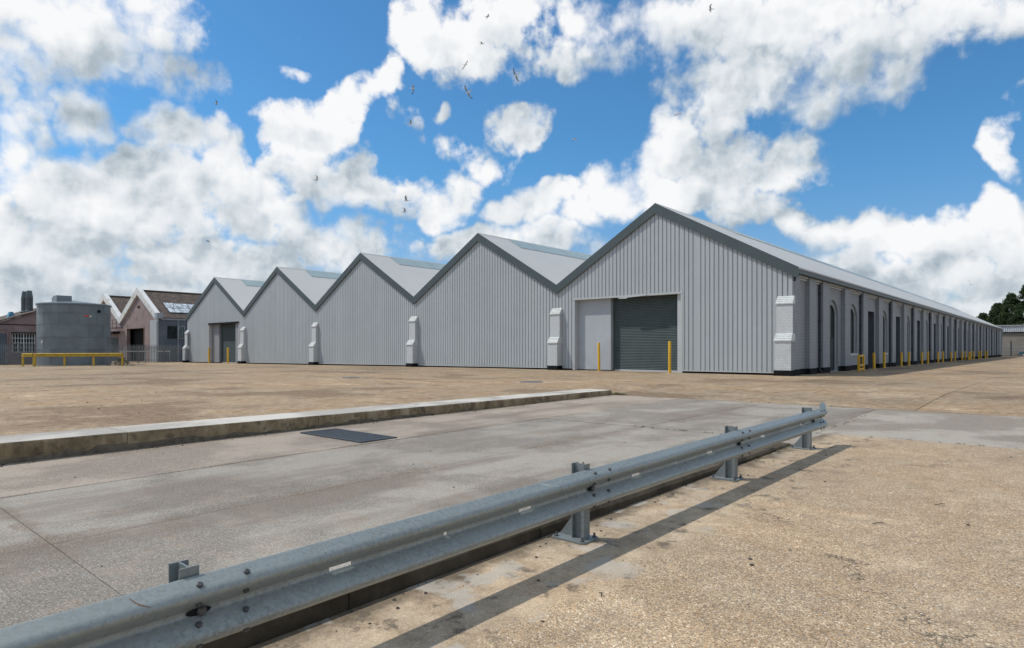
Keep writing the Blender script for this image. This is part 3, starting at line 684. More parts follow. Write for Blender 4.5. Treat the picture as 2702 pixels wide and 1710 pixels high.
# --- buttresses between the bays
def buttress(x, zg, w_, mat, flush=None):
    x0, x1 = (x - w_ / 2, x + w_ / 2) if flush is None else flush
    up, lo = YF - .30, YF - .55
    mb = MB()
    mb.box(x0, x1, lo, YF + .04, zg + .27, zg + 1.70)
    mb.box(x0, x1, up, YF + .04, zg + 1.70, zg + 3.52)
    if flush is not None:
        mb.mi = [1 if len({round(mb.v[i][0], 3) for i in f}) == 1 else 0 for f in mb.f]  # side faces take the darker brick copy with shade painted in
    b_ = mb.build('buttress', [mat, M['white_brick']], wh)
    for (za, zb, ya, yb, nst) in ((1.68, 2.04, lo, up, 4), (3.50, 3.88, up, YF - .02, 4)):
        cm = MB()
        for k_ in range(nst):
            f0 = k_ / nst; f1 = (k_ + 1) / nst
            pr = [(ya - .045 + (yb - ya) * f0, zg + za + (zb - za) * f0), (ya - .045 + (yb - ya) * f0, zg + za + (zb - za) * f0 + .062),
                  (ya - .045 + (yb - ya) * f1 + .012, zg + za + (zb - za) * f1 + .018), (YF + .03, zg + za + (zb - za) * f1 + .018), (YF + .03, zg + za + (zb - za) * f0)]
            cm.prism(pr, 'x', x0 - .025 + .003 * k_, x1 + (.025 if flush is None else .018) - .003 * k_)
        cm.build('cap', M['cap_paint'], b_)
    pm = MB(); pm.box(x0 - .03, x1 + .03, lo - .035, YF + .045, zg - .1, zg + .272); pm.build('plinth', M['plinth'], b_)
for vx in VX: buttress(vx, gl(vx), .74, M['white_brick_bright'])
buttress(0, gl(-10.6), 0, M['white_brick_bright'], (-10.97, -10.19))
buttress(0, gl(-80.4), 0, M['white_brick_bright'], (-80.9, -80.15))
# --- goods doors
def goods_door(dd, xsplit, xr, rec_p, rec_s, zg, pier, jamb_mat):
    x0, x1, zt = dd; yp = YF + rec_p; ys = YF + rec_s
    d_ = MB(); d_.box(x0 - .16, x0 - .002, YF - .04, YF + .3, zg + .02, zt + .05); d_.box(x1 + .002, x1 + .10, YF - .05, YF + .3, zg + .02, zt + .05)
    d_.box(x0 - .16, x1 + .10, YF - .06, YF + .35, zt - .10, zt - .002)
    root = d_.build('door_surround', M['trim_grey'], wh)
    mb = MB(); mb.box(x0 + .001, xsplit, yp, ys + .25, zg + .06, zt - .09); mb.build('side_panel', pier, root)
    mb = MB(); mb.box(x0, x1, YF + .35, ys + .3, zt - .07, zt + .2); mb.build('lintel_soffit', M['dark_gap'], root)
    mb = MB(); mb.box(xr, x1 - .001, YF + .08, ys + .2, zg, zt - .101); mb.build('jamb', jamb_mat, root)
    # roller shutter: curved interlocking laths
    sh = MB(); p = .092; zb = zg + .03; prof = []
    nl = int((zt - zb) / p)
    for k_ in range(nl):
        for u, dd_ in ((0, .0), (.12, -.016), (.35, -.028), (.65, -.028), (.88, -.014), (.96, .004)):
            prof.append((zb + (k_ + u) * p, ys + dd_))
    for (za, ya), (zc, yc) in zip(prof[:-1], prof[1:]):
        sh.face([(xsplit + .02, ya, za), (xr - .01, ya, za), (xr - .01, yc, zc), (xsplit + .02, yc, zc)])
    s_ = sh.build('roller_shutter', M['shutter'], root, fix=False)
    bb = MB(); bb.box(xsplit + .025, xr - .012, ys - .05, ys + .02, zg + .005, zg + .10); bb.build('bottom_rail', M['trim_grey'], s_)
    gd = MB(); gd.box(xsplit + .001, xsplit + .09, ys - .075, ys + .03, zg + .01, zt - .1); gd.box(xr - .09, xr - .002, ys - .075, ys + .03, zg + .01, zt - .1); gd.build('guide_rail', M['shutter'], s_)
goods_door(D0, -20.86, -16.42, .30, .62, gl(-20), M['render_panel'], M['trim_grey'])
goods_door(D4, -73.0, -68.55, .32, .62, gl(-71), M['white_brick'], M['white_brick'])
mb = MB(); mb.box(D4[0] - .1, D4[1] + .12, YF - .12, YF - .065, D4[2] - .16, D4[2] + .02); mb.build('door_flashing', M['dark_gap'], wh)
# bent trim hanging over the first door
mb = MB(); mb.prism([(-20.1, 4.335), (-19.6, 4.345), (-18.2, 4.40), (-18.25, 4.36), (-19.5, 4.30), (-19.55, 4.24), (-20.1, 4.27)], 'y', YF - .10, YF - .065); mb.build('bent_flashing', M['trim_grey'], wh)

# --- the long painted brick wall on the right
XP = XR - .22
pan = [(33.3, 34.9), (36.0, 37.25)] + [(38.5 + 4.42 * k, 38.5 + 4.42 * k + 3.2) for k in range(26)]
pan = [p for p in pan if p[1] < YE - .4]
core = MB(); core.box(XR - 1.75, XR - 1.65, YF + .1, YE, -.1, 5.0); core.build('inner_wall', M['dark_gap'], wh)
core = MB(); core.box(XL + .05, XL + .3, YF + .1, YE, -.6, 5.3); core.build('side_wall', M['white_brick'], wh)
core = MB(); core.prism([(x_, z_ - .1) for x_, z_ in outline] + [(XR, -.1), (XL, -.6)], 'y', YE - .3, YE - .05); core.build('rear_wall', M['white_brick'], wh)
ends = [YF - .02] + [v for p in pan for v in p] + [YE]
pil_me = {}
for k in range(0, len(ends), 2):
    a, b = ends[k], ends[k + 1]; key = round(b - a, 2)
    if key not in pil_me:
        mb = MB(); mb.box(-.75, 0, 0, b - a, .30, 5.02, skip='t'); pil_me[key] = mb.mesh('pilaster', M['white_brick'])
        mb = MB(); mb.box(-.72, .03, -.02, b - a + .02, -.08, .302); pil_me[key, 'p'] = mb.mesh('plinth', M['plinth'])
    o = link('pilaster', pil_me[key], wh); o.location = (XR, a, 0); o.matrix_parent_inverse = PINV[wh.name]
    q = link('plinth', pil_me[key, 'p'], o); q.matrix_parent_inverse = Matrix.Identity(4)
def arch(yc, wd_, zs, rise, n=14):
    R = (wd_ * wd_ / 4 + rise * rise) / (2 * rise)
    return [(yc - wd_ / 2 + wd_ * i / n, zs + math.sqrt(max(0, R * R - (wd_ / 2 - wd_ * i / n) ** 2)) - (R - rise)) for i in range(n + 1)]
def plate(mb, x, y0, y1, z0, z1, top, zb, depth, rm=0):
    """wall plate at x with an opening whose head follows `top`, plus the reveal behind it"""
    ya, yb = top[0][0], top[-1][0]
    if ya - y0 > .01: mb.face([(x, y0, z0), (x, ya, z0), (x, ya, z1), (x, y0, z1)])
    if y1 - yb > .01: mb.face([(x, yb, z0), (x, y1, z0), (x, y1, z1), (x, yb, z1)])
    if zb - z0 > .01: mb.face([(x, ya, z0), (x, yb, z0), (x, yb, zb), (x, ya, zb)])
    for (a, za), (b, zb2) in zip(top[:-1], top[1:]): mb.face([(x, a, za), (x, b, zb2), (x, b, z1), (x, a, z1)])
    loop = [(ya, zb)] + top + [(yb, zb)]
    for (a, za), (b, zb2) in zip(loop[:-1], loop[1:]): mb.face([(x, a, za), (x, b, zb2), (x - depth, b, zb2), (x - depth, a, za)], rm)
    if zb > z0 + .01: mb.face([(x, ya, zb), (x, yb, zb), (x - depth, yb, zb), (x - depth, ya, zb)])
Wd = 3.2; cache = {}
def wall_panel(kind):
    """meshes in panel space: x from the pilaster face, y from the panel's near edge"""
    if kind in cache: return cache[kind]
    r = {}
    mb = MB(); x = XP - XR; zt = 5.0
    if kind == 'blank1' or kind == 'blank2':
        wd_ = 1.6 if kind == 'blank1' else 1.25
        mb.box(x - .3, x, 0, wd_, .3, zt, skip='tbnsw'); W = wd_
    elif kind == 'opening':
        W = Wd; top = [(.12, 3.88), (W - .42, 3.88)]
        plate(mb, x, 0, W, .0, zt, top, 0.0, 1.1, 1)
    else:
        W = Wd; zs = 3.40; sill = 0.06 if kind.startswith('door') else 1.04
        top = arch(1.42, 2.24, zs, .74); plate(mb, x, 0, W, .0 if sill < .5 else .3, zt, top, sill, .09)
        top2 = arch(1.42, 1.62, 3.42, .44)
        mb2 = MB(); plate(mb2, x - .09, .29, 2.55, sill, 4.3, top2, sill, .10); r['inner'] = mb2.mesh('arch_surround', M['white_brick'], fix=False)
        if sill > .5:
            s_ = MB(); s_.box(x - .12, x + .06, .35, 2.5, sill - .12, sill - .001); r['sill'] = s_.mesh('sill', M['white_brick_bright'])
        f = MB(); t = .05; xa, xb = x - .19, x - .14; t3 = arch(1.42, 1.62 - .002, 3.42, .44); t4 = arch(1.42, 1.62 - 2 * t, 3.42, .44 - t)
        for i in range(len(t3) - 1):
            f.face([(xb, *t3[i]), (xb, *t3[i + 1]), (xb, *t4[i + 1]), (xb, *t4[i])]); f.face([(xb, *t4[i]), (xb, *t4[i + 1]), (xa, *t4[i + 1]), (xa, *t4[i])])
        f.box(xa, xb, .612, .66, sill + .001, 3.42); f.box(xa, xb, 2.18, 2.228, sill + .001, 3.42); f.box(xa, xb, .66, 2.18, sill + .001, sill + .05)
        if kind == 'window':
            for yy in (1.15, 1.69): f.box(xa + .01, xb - .01, yy - .018, yy + .018, sill + .05, 3.72)
            for zz in (1.75, 2.45, 3.15): f.box(xa + .012, xb - .012, .66, 2.18, zz - .018, zz + .018)
        else:
            for yy in (1.0, 1.42, 1.84): f.box(xa + .01, xb - .01, yy - .02, yy + .02, 1.95, 3.75)
            f.box(xa + .008, xb - .008, .66, 2.18, 1.86, 1.95)
        r['frame'] = f.mesh('window', M['downpipe'] if kind == 'window' else M['dark_door'])
        gm = MB(); xg = x - .172
        panes = [(a, b, c, d_) for a, b in ((.66, 1.13), (1.17, 1.67), (1.71, 2.18)) for c, d_ in ((sill + .05, 1.73), (1.77, 2.43), (2.47, 3.13), (3.17, 3.75))] if kind == 'window' else [(.66, 2.18, 1.95, 3.8)]
        r['panes'] = []
        for a, b, c, d_ in panes:
            pm = MB(); tilt = random.uniform(-.006, .006); pm.face([(xg + tilt, a - .02, c - .02), (xg - tilt, b + .02, c - .02), (xg - tilt, b + .02, d_ + .02), (xg + tilt, a - .02, d_ + .02)]); r['panes'].append(pm.mesh('pane', M['dark_glass'], fix=False))
        if kind != 'window':
            dm = MB(); dm.box(xg - .04, xg + .012, .64, 2.2, .02, 1.88); r['leaf'] = dm.mesh('door_leaf', M['dark_door'])
    if kind == 'opening':
        dm = MB(); xd = x - 1.1
        dm.box(xd - .06, xd - .02, .0, W, .02, 3.95); r['leaf'] = dm.mesh('door_leaf', M['dark_door'])
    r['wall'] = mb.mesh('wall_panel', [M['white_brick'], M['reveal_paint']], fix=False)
    c = MB(); c.box(x, x + .075, 0, W, 4.80, 4.87); c.box(x, x + .15, 0, W, 4.90, 5.0); r['corbel'] = c.mesh('corbel', M['white_brick_bright'])
    p = MB(); 
    if kind == 'opening': p.box(x - .3, x + .03, 0, .118, -.08, .302); p.box(x - .3, x + .03, W - .418, W, -.08, .302)
    elif kind.startswith('door'): p.box(x - .13, x + .03, 0, .29, -.08, .302); p.box(x - .13, x + .03, 2.56, W, -.08, .302)
    else: p.box(x - .13, x + .03, 0, W, -.08, .302)
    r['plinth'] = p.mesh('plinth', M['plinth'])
    cache[kind] = r; return r
OPEN = []
for k, (a, b) in enumerate(pan):
    kind = 'blank1' if k == 0 else 'blank2' if k == 1 else 'door' if k in (2, 13) else 'window' if k % 2 else 'opening'
    if kind == 'opening': OPEN.append(a)
    r = wall_panel(kind)
    def put(name, me, par):
        o = link(name, me, par)
        if par is wh: o.matrix_parent_inverse = PINV[wh.name]; o.location = (XR, a, 0)
        else: o.matrix_parent_inverse = Matrix.Identity(4)
        return o
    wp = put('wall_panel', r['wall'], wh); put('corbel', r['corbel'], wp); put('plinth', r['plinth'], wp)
    if 'inner' in r: put('arch_surround', r['inner'], wp)
    if 'sill' in r: put('sill', r['sill'], wp)
    if 'frame' in r:
        f = put('window' if kind == 'window' else 'door', r['frame'], wh)
        for pm in r['panes']: put('pane', pm, f)
        if 'leaf' in r: put('door_leaf', r['leaf'], f)
    elif 'leaf' in r: put('door', r['leaf'], wh)
    if k % 2 == 1 and k < 26:
        dp = MB(); yy = b - .11; xx = XP + .08
        dp.tube((xx, yy, .15), (xx, yy, 4.98), .055, 10); dp.tube((xx, yy, .15), (xx + .14, yy, .05), .055, 10)
        for zz in (1.2, 2.8, 4.3): dp.box(xx - .075, xx + .075, yy - .075, yy + .075, zz, zz + .06)
        dp.build('downpipe', M['downpipe'], wh)
# small things on the wall: door handle plate, kick plate, cable
mb = MB(); mb.box(XP - .152, XP - .125, 39.25, 39.5, 1.93, 2.06); mb.build('notice', M['white_paint'], wh)
mb = MB(); mb.box(XP - .152, XP - .122, 39.22, 39.86, .12, .74); mb.build('kick_plate', plain('steel_plate', (0.30, 0.24, 0.20), 0.4, 0.5), wh)
# eaves gutter board
mb = MB(); mb.box(XR - .02, XR + .20, YF - .13, YE, 4.985, EZ - .10); mb.build('eaves_board', M['fascia'], wh)
mb = MB(); mb.tube((XR + .03, YF - .04, 4.78), (XR + .03, YF - .1, 4.62), .05, 8); mb.build('corner_bracket', M['dark_gap'], wh)
# ================================================================ crash barrier in the foreground
bar = thing('crash_barrier', (-2.9, 4.23, low(4.23)), 'galvanised crash barrier on bolted posts crossing the foreground', 'crash barrier')
POSTS = [-1.87, 1.18, 4.23, 7.24, 10.03]
rtop = lambda y: low(max(y, -4)) + .572
WP = [(.000, .312), (.004, .309), (.058, .281), (.072, .271), (.080, .259), (.083, .248), (.081, .237), (.073, .226), (.012, .178), (.003, .171), (0, .166), (0, .146), (.003, .141), (.012, .134), (.073, .086), (.081, .075), (.083, .064), (.080, .053), (.072, .041), (.058, .031), (.004, .003), (.000, .000)]
XB = -2.905
def rail(y0, y1, off, holes, flare=0.0):
    ys = {round(y0, 4), round(y1, 4)}
    for a, b in holes: ys |= {round(a, 4), round(b, 4)}
    for p in (0, 4.2, 10):
        if y0 < p < y1: ys.add(p)
    yy = y0
    while yy < y1: ys.add(round(yy, 4)); yy += .25
    ys = sorted(ys); ys = [v for i, v in enumerate(ys) if i == 0 or v - ys[i - 1] > .004]
    mb = MB(); n = len(WP); t = .0035
    T = []
    for i in range(n):
        a = Vector(WP[max(0, i - 1)]); b = Vector(WP[min(n - 1, i + 1)]); d_ = (b - a).normalized(); T.append((-d_.y, d_.x) if False else (-d_[1], d_[0]))
    for y in ys:
        z0 = rtop(y) - .312
        for (dx, dz) in WP: mb.v.append((XB + off + dx, y, z0 + dz))
        for (dx, dz), nn in zip(WP, T): mb.v.append((XB + off + dx - abs(nn[0]) * t - .0005, y, z0 + dz - nn[1] * t * (1 if False else 0)))
    S = 2 * n
    for j in range(len(ys) - 1):
        ym = (ys[j] + ys[j + 1]) / 2
        for i in range(n - 1):
            if i == 10 and any(a < ym < b for a, b in holes):
                k0, k1 = j * S, (j + 1) * S
                mb.f.append((k0 + i, k1 + i, k1 + n + i, k0 + n + i)); mb.f.append((k0 + i + 1, k0 + n + i + 1, k1 + n + i + 1, k1 + i + 1)); mb.mi += [0, 0]
                continue
            k0, k1 = j * S, (j + 1) * S
            mb.f.append((k0 + i, k1 + i, k1 + i + 1, k0 + i + 1)); mb.f.append((k0 + n + i, k0 + n + i + 1, k1 + n + i + 1, k1 + n + i)); mb.mi += [0, 0]
        for i in (0, n - 1):
            mb.f.append((j * S + i, j * S + n + i, (j + 1) * S + n + i, (j + 1) * S + i)); mb.mi.append(0)
    for j in (0, len(ys) - 1):
        for i in range(n - 1): mb.f.append((j * S + i, j * S + i + 1, j * S + n + i + 1, j * S + n + i)); mb.mi.append(0)
    o = mb.build('rail_beam', M['galvanised'], bar); smooth_by_angle(o.data, 38); return o
SL = [(c - .068, c + .068) for c in (-1.1, .40, 1.94, 3.45, 4.97, 6.50, 8.05, 9.58)] + [(c - .014, c + .014) for c in (-.4, 2.69, 5.73, 8.83)]
inside = lambda a, b: [h for h in SL if a < h[0] and h[1] < b]
segs = [(-4.2, 1.45), (.98, 4.47), (3.99, 7.47), (6.99, 10.54)]
for k, (a, b) in enumerate(segs):
    hs = [h for h in inside(a, b) if not (k and h[0] < segs[k - 1][1] + .02)]
    rail(a, b, .0045 * (3 - k) / 3 * 1.6, hs)
# end terminal
mb = MB(); z0 = rtop(10.54) - .312
for i in range(len(WP) - 1):
    (a, za), (b, zb) = WP[i], WP[i + 1]
    mb.face([(XB + a - .004, 10.53, z0 + za), (XB + b - .004, 10.53, z0 + zb), (XB + b * .9 - .012, 10.62, z0 + zb * .96 + .006), (XB + a * .9 - .012, 10.62, z0 + za * .96 + .006)])
o = mb.build('end_plate', M['galvanised'], bar, fix=False); smooth_by_angle(o.data, 40)
mb = MB(); zt = rtop(10.47); pr = [(-.045, 0)] + [(.045 * math.cos(a), .065 + .045 * math.sin(a)) for a in np.linspace(math.pi, 0, 9)] + [(.045, 0)]
mb.prism([(XB + .03 + p[0], zt - .02 + p[1] * 1.0) for p in pr], 'y', 10.465, 10.475)
mb.build('reflector', plain('reflector', (0.25, 0.32, 0.36), 0.25), bar)
hexm = MB(); hexm.lathe([(.0145, 0), (.0145, .009), (.010, .013)], n=8); hex_me = hexm.mesh('bolt', M['bolt'])
wash = MB(); wash.lathe([(.024, 0), (.024, .004)], n=10); 
def bolt(x, y, z, ax, par, s=1.0):
    o = link('bolt', hex_me, par); o.matrix_parent_inverse = PINV.get(bar.name) if par is bar else Matrix.Identity(4)
    o.location = (x, y, z); o.rotation_euler = Vector(ax).to_track_quat('Z', 'Y').to_euler(); o.scale = (s, s, s); return o
for yp in POSTS[1:]:
    yc = yp + .12 if yp < 9 else yp + .17
    for dy in ((-.105, .105) if yp < 9 else (.10, .24)):
        z0 = rtop(yc + dy) - .312
        bolt(XB + .058, yc + dy, z0 + .284, (.5, 0, .85), bar); bolt(XB + .052, yc + dy, z0 + .203, (.65, 0, -.75), bar)
        bolt(XB + .050, yc + dy, z0 + .110, (.6, 0, .8), bar); bolt(XB + .054, yc + dy, z0 + .026, (.6, 0, -.8), bar)
    z0 = rtop(yp + .04) - .312; bolt(XB + .012, yp + .04, z0 + .156, (1, 0, 0), bar, 1.5)
    mb = MB(); k = len(mb.v)
    mb.v += [(XB + .0135, yp + .03 + .055 * math.cos(q), z0 + .156 + .017 * math.sin(q)) for q in np.linspace(0, 2 * math.pi, 14, endpoint=False)]; mb.f.append(tuple(range(14))); mb.mi.append(0)
    mb.build('bolt_slot', M['dark_gap'], bar, fix=False)
# posts: I-sections on gusseted base plates
def barrier_post(yp):
    z = low(yp); xc = -2.975; rz = rtop(yp)
    mb = MB(); hw = .042
    mb.box(xc + .052, xc + .060, yp - hw, yp + hw, z + .016, rz + .040); mb.box(xc - .060, xc - .052, yp - hw, yp + hw, z + .016, rz + .040)
    mb.box(xc - .0515, xc + .0515, yp - .004, yp + .004, z + .0165, rz + .0395)
    p = mb.build('post', M['galvanised_post'], bar)
    b_ = MB(); c = .025; x0, x1, y0, y1 = xc - .215, xc + .11, yp - .12, yp + .12
    b_.prism([(x0 + c, y0), (x1 - c, y0), (x1, y0 + c), (x1, y1 - c), (x1 - c, y1), (x0 + c, y1), (x0, y1 - c), (x0, y0 + c)], 'z', z + .002, z + .0158)
    b_.build('base_plate', M['galvanised_post'], p)
    g_ = MB(); g_.prism([(xc - .0605, z + .0162), (xc - .0605, z + .20), (xc - .195, z + .03), (xc - .195, z + .0162)], 'y', yp - .004, yp + .004); g_.build('gusset', M['galvanised_post'], p)
    for dx, dy in ((-.18, -.085), (-.18, .085), (.075, -.085), (.075, .085)):
        q = bolt(xc + dx, yp + dy, z + .0158, (0, 0, 1), p, 1.15)
        n_ = MB(); n_.tube((xc + dx, yp + dy, z + .03), (xc + dx, yp + dy, z + .05), .009, 8); n_.build('stud', M['bolt'], p)
for yp in POSTS: barrier_post(yp)
# scuffs on the beam: a rusty gouge near the first post and pale scrapes further on
def scuff(y, du, w_, l_, mat, name, sec):
    off = .0045 * (3 - sec) / 3 * 1.6 + .0009; mb = MB(); z0 = rtop(y) - .312
    def P(u, yy):
        i = min(len(WP) - 2, int(u)); f = u - i; a, b = WP[i], WP[i + 1]; return (XB + off + a[0] + (b[0] - a[0]) * f + .0004, yy, rtop(yy) - .312 + a[1] + (b[1] - a[1]) * f + .0006)
    n = 5
    for k in range(n):
        u0, u1 = 1.05 + du + l_ * k / n, 1.05 + du + l_ * (k + 1) / n; w0 = w_ * (1 - abs(2 * k / n - 1) * .7); w1 = w_ * (1 - abs(2 * (k + 1) / n - 1) * .7); sk = .012
        mb.face([P(u0, y + sk * k - w0), P(u0, y + sk * k + w0), P(u1, y + sk * (k + 1) + w1), P(u1, y + sk * (k + 1) - w1)])
    mb.build(name, mat, bar, fix=False)
scuff(.93, .2, .005, 2.6, M['rust'], 'rust_streak', 0)
scuff(3.62, .1, .006, .8, M['white_paint'], 'scrape', 1); scuff(3.70, 1.2, .005, .7, M['white_paint'], 'scrape', 1); scuff(6.15, .1, .005, .6, M['white_paint'], 'scrape', 2)
# ================================================================ bollards
def bollard_mesh(h, r, pad):
    mb = MB(); mb.lathe([(r, .0), (r, h - .03), (r * .92, h - .008), (r * .6, h)], n=20); return mb
BOLL = {}
def bollard(x, y, h, r, label, group, pad=False, mat='yellow'):
    key = (h, r, mat)
    if key not in BOLL:
        me = bollard_mesh(h, r, pad).mesh('post', M[mat]); smooth_by_angle(me, 35)
        p = MB(); p.lathe([(r * 2.6, -.01), (r * 2.6, .006), (r * 2.2, .012)], n=14); BOLL[key] = (me, p.mesh('footing', M['concrete_pad']))
    t = thing('bollard', (x, y, G(x, y)), label, 'bollard', group, world=False)
    t.rotation_euler = (random.uniform(-.018, .018), random.uniform(-.018, .018), random.uniform(0, 6)); link('post', BOLL[key][0], t); link('footing', BOLL[key][1], t)
GD = 'tall yellow bollards at the goods doors'
bollard(-21.0, 31.75, 1.68, .075, 'tall yellow bollard before the grey side panel of the near goods door', GD)
bollard(-16.25, 31.35, 1.74, .078, 'tall yellow bollard at the right end of the near roller shutter', GD)
bollard(-72.8, 31.6, 1.70, .10, 'yellow bollard left of the far goods door in the leftmost gable', GD)
bollard(-67.6, 31.3, 1.70, .10, 'yellow bollard right of the far roller shutter in the leftmost gable', GD)
ordn = ['first', 'second', 'third', 'fourth', 'fifth', 'sixth', 'seventh', 'eighth', 'ninth', 'tenth', 'eleventh', 'twelfth']
for k, a in enumerate(OPEN):
    if a > 122: break
    for j, yy in enumerate((a + .05, a + 3.02)):
        bollard(-9.85, yy, 1.07 if j == 0 else 1.12, .085, f"yellow bollard at the {'near' if j == 0 else 'far'} side of the {ordn[k]} square doorway along the brick wall", 'yellow bollards along the brick wall')
def guard(yc, label):
    t = thing('pipe_guard', (-9.6, yc, G(-9.6, yc)), label, 'guard frame', 'yellow pipe guard frames'); z = G(-9.6, yc)
    for yy, xx in ((yc - .55, -9.45), (yc + .55, -9.45)):
        mb = MB(); mb.box(xx - .06, xx + .06, yy - .06, yy + .06, z, z + .98); mb.build('upright', M['yellow'], t)
    for zz in (.14, .36, .92):
        mb = MB(); mb.box(-9.48, -9.41, yc - .488, yc + .488, z + zz - .05, z + zz + .05); mb.build('crossbar', M['yellow'], t)
guard(42.15, 'yellow guard frame round the pipe between the first arched window and the arched door')
guard(94.6, 'yellow guard frame against the brick wall far along the row of bollards')
# ================================================================ left: storage tank, its yellow barrier, fence and the old pink sheds
def cam2site(xc, zc): return (xc * math.cos(YAW) - zc * math.sin(YAW), xc * math.sin(YAW) + zc * math.cos(YAW))
TX, TY, TR = -74.2, 19.1, 3.02
tz = G(TX, TY); TH = 5.95
tk = thing('storage_tank', (TX, TY, tz), 'big round grey steel storage tank behind the yellow barrier', 'tank')
core = MB(); core.lathe([(TR - .03, tz), (TR - .03, tz + TH - .02), (.0 + .2, tz + TH + .12)], TX, TY, 64); o = core.build('tank_core', M['dark_gap'], tk); smooth_by_angle(o.data, 30)
courses = [0, 1.55, 2.75, 3.95, 5.05, TH]; NPL = 12
for c in range(5):
    za, zb = courses[c], courses[c + 1]; da = 2 * math.pi / NPL; mb = MB(); seg = 6; g_ = .004
    for i in range(seg + 1):
        a = g_ + (da - 2 * g_) * i / seg
        for r, z in ((TR, za + .012), (TR, zb - .05), (TR + .03, zb - .04), (TR + .03, zb + .03)): mb.v.append((r * math.cos(a), r * math.sin(a), z))
    for i in range(seg):
        for j in range(3): mb.f.append((i * 4 + j, (i + 1) * 4 + j, (i + 1) * 4 + j + 1, i * 4 + j + 1)); mb.mi.append(0)
    # lap strip with bolts along one edge of the plate
    for r0, a0, a1 in ((TR + .014, -.012, .012),):
        k = len(mb.v); mb.v += [(r0 * math.cos(a0), r0 * math.sin(a0), za + .02), (r0 * math.cos(a1), r0 * math.sin(a1), za + .02), (r0 * math.cos(a1), r0 * math.sin(a1), zb - .02), (r0 * math.cos(a0), r0 * math.sin(a0), zb - .02)]
        mb.f.append((k, k + 1, k + 2, k + 3)); mb.mi.append(0)
    me = mb.mesh('tank_plate', M['tank_steel'], fix=False); smooth_by_angle(me, 30)
    for k in range(NPL):
        o = link('tank_plate', me, tk); o.matrix_parent_inverse = PINV[tk.name]; o.location = (TX, TY, tz); o.rotation_euler = (0, 0, da * (k + .5 * (c % 2)) + .13)
mb = MB(); mb.lathe([(TR + .005, tz + TH - .12), (TR + .10, tz + TH - .12), (TR + .10, tz + TH), (TR, tz + TH + .03), (.1, tz + TH + .42)], TX, TY, 64, cap=False); o = mb.build('rim_and_roof', M['tank_steel'], tk); smooth_by_angle(o.data, 25)
def rbox(name, mat, par, c, fx, w_, dp, z0, z1, slope=0.0):
    """box turned to the camera heading: centre c, half sizes along the view-right and view-forward directions"""
    mb = MB(); R = Vector((RGT.x, RGT.y)); F = Vector((FWD.x, FWD.y)); C = Vector((c[0], c[1]))
    q = [C - R * w_ - F * dp, C + R * w_ - F * dp, C + R * w_ + F * dp, C - R * w_ + F * dp]
    lo = [(p.x, p.y, z0) for p in q]; hi = [(p.x, p.y, z1) for p in q]
    mb.face(lo[::-1]); mb.face(hi)
    for i in range(4): mb.face([lo[i], lo[(i + 1) % 4], hi[(i + 1) % 4], hi[i]])
    return mb.build(name, mat, par)
hx, hy = TX - RGT.x * .35 - FWD.x * 1.2, TY - RGT.y * .35 - FWD.y * 1.2
mb = MB(); mb.box(hx - .62, hx + .62, hy - .62, hy + .62, tz + TH + .02, tz + TH + .78); hb = mb.build('roof_hatch', M['tank_steel'], tk)
mb = MB()
for a, b in (((hx - 1.35, hy - .5), (hx - 1.35, hy + .5)), ((hx - .95, hy - .62), (hx - .95, hy + .4))):
    mb.tube((a[0], a[1], tz + TH + .05), (a[0], a[1], tz + TH + .62), .025, 6); mb.tube((b[0], b[1], tz + TH + .05), (b[0], b[1], tz + TH + .62), .025, 6); mb.tube((a[0], a[1], tz + TH + .6), (b[0], b[1], tz + TH + .6), .025, 6)
mb.tube((hx - 1.35, hy - .5, tz + TH + .6), (hx - .62, hy - .62, tz + TH + .6), .025, 6)
mb.build('handrail', M['fence_steel'], tk)
def on_tank(ang_px, z):   # point on the shell at a bearing around the tank (radians from the direction facing the camera, + to the right)
    to = math.atan2(-TY, -TX); a = to + ang_px; return a, (TX + (TR + .02) * math.cos(a), TY + (TR + .02) * math.sin(a), z)
a, p = on_tank(.70, tz + 5.25); mb = MB(); mb.tube(p, (p[0] + .10 * math.cos(a), p[1] + .10 * math.sin(a), p[2]), .15, 16); mb.build('flange', M['dark_gap'], tk)
def decal(a0, a1, z0, z1, mat, name, r=.022, shape=None):
    mb = MB(); n = 8
    for i in range(n):
        u0, u1 = i / n, (i + 1) / n
        def q(u, top):
            ang = on_tank(a0 + (a1 - a0) * u, 0)[0]; zc, hh = (z0 + z1) / 2, (z1 - z0) / 2; hh2 = hh * (1 if shape is None else max(.12, math.sqrt(max(0, 1 - (2 * u - 1) ** 2)) if shape == 'oval' else 1)); rr = TR + r
            return (TX + rr * math.cos(ang), TY + rr * math.sin(ang), zc + (hh2 if top else -hh2))
        mb.face([q(u0, 0), q(u1, 0), q(u1, 1), q(u0, 1)])
    mb.build(name, mat, tk, fix=False)
decal(.24, .40, tz + 4.68, tz + 4.86, M['red_mark'], 'maker_mark', .028, 'oval'); decal(.405, .46, tz + 4.66, tz + 4.80, M['white_paint'], 'maker_mark', .028)
decal(-1.02, -.97, tz + 2.15, tz + 2.40, M['white_paint'], 'notice', .03)
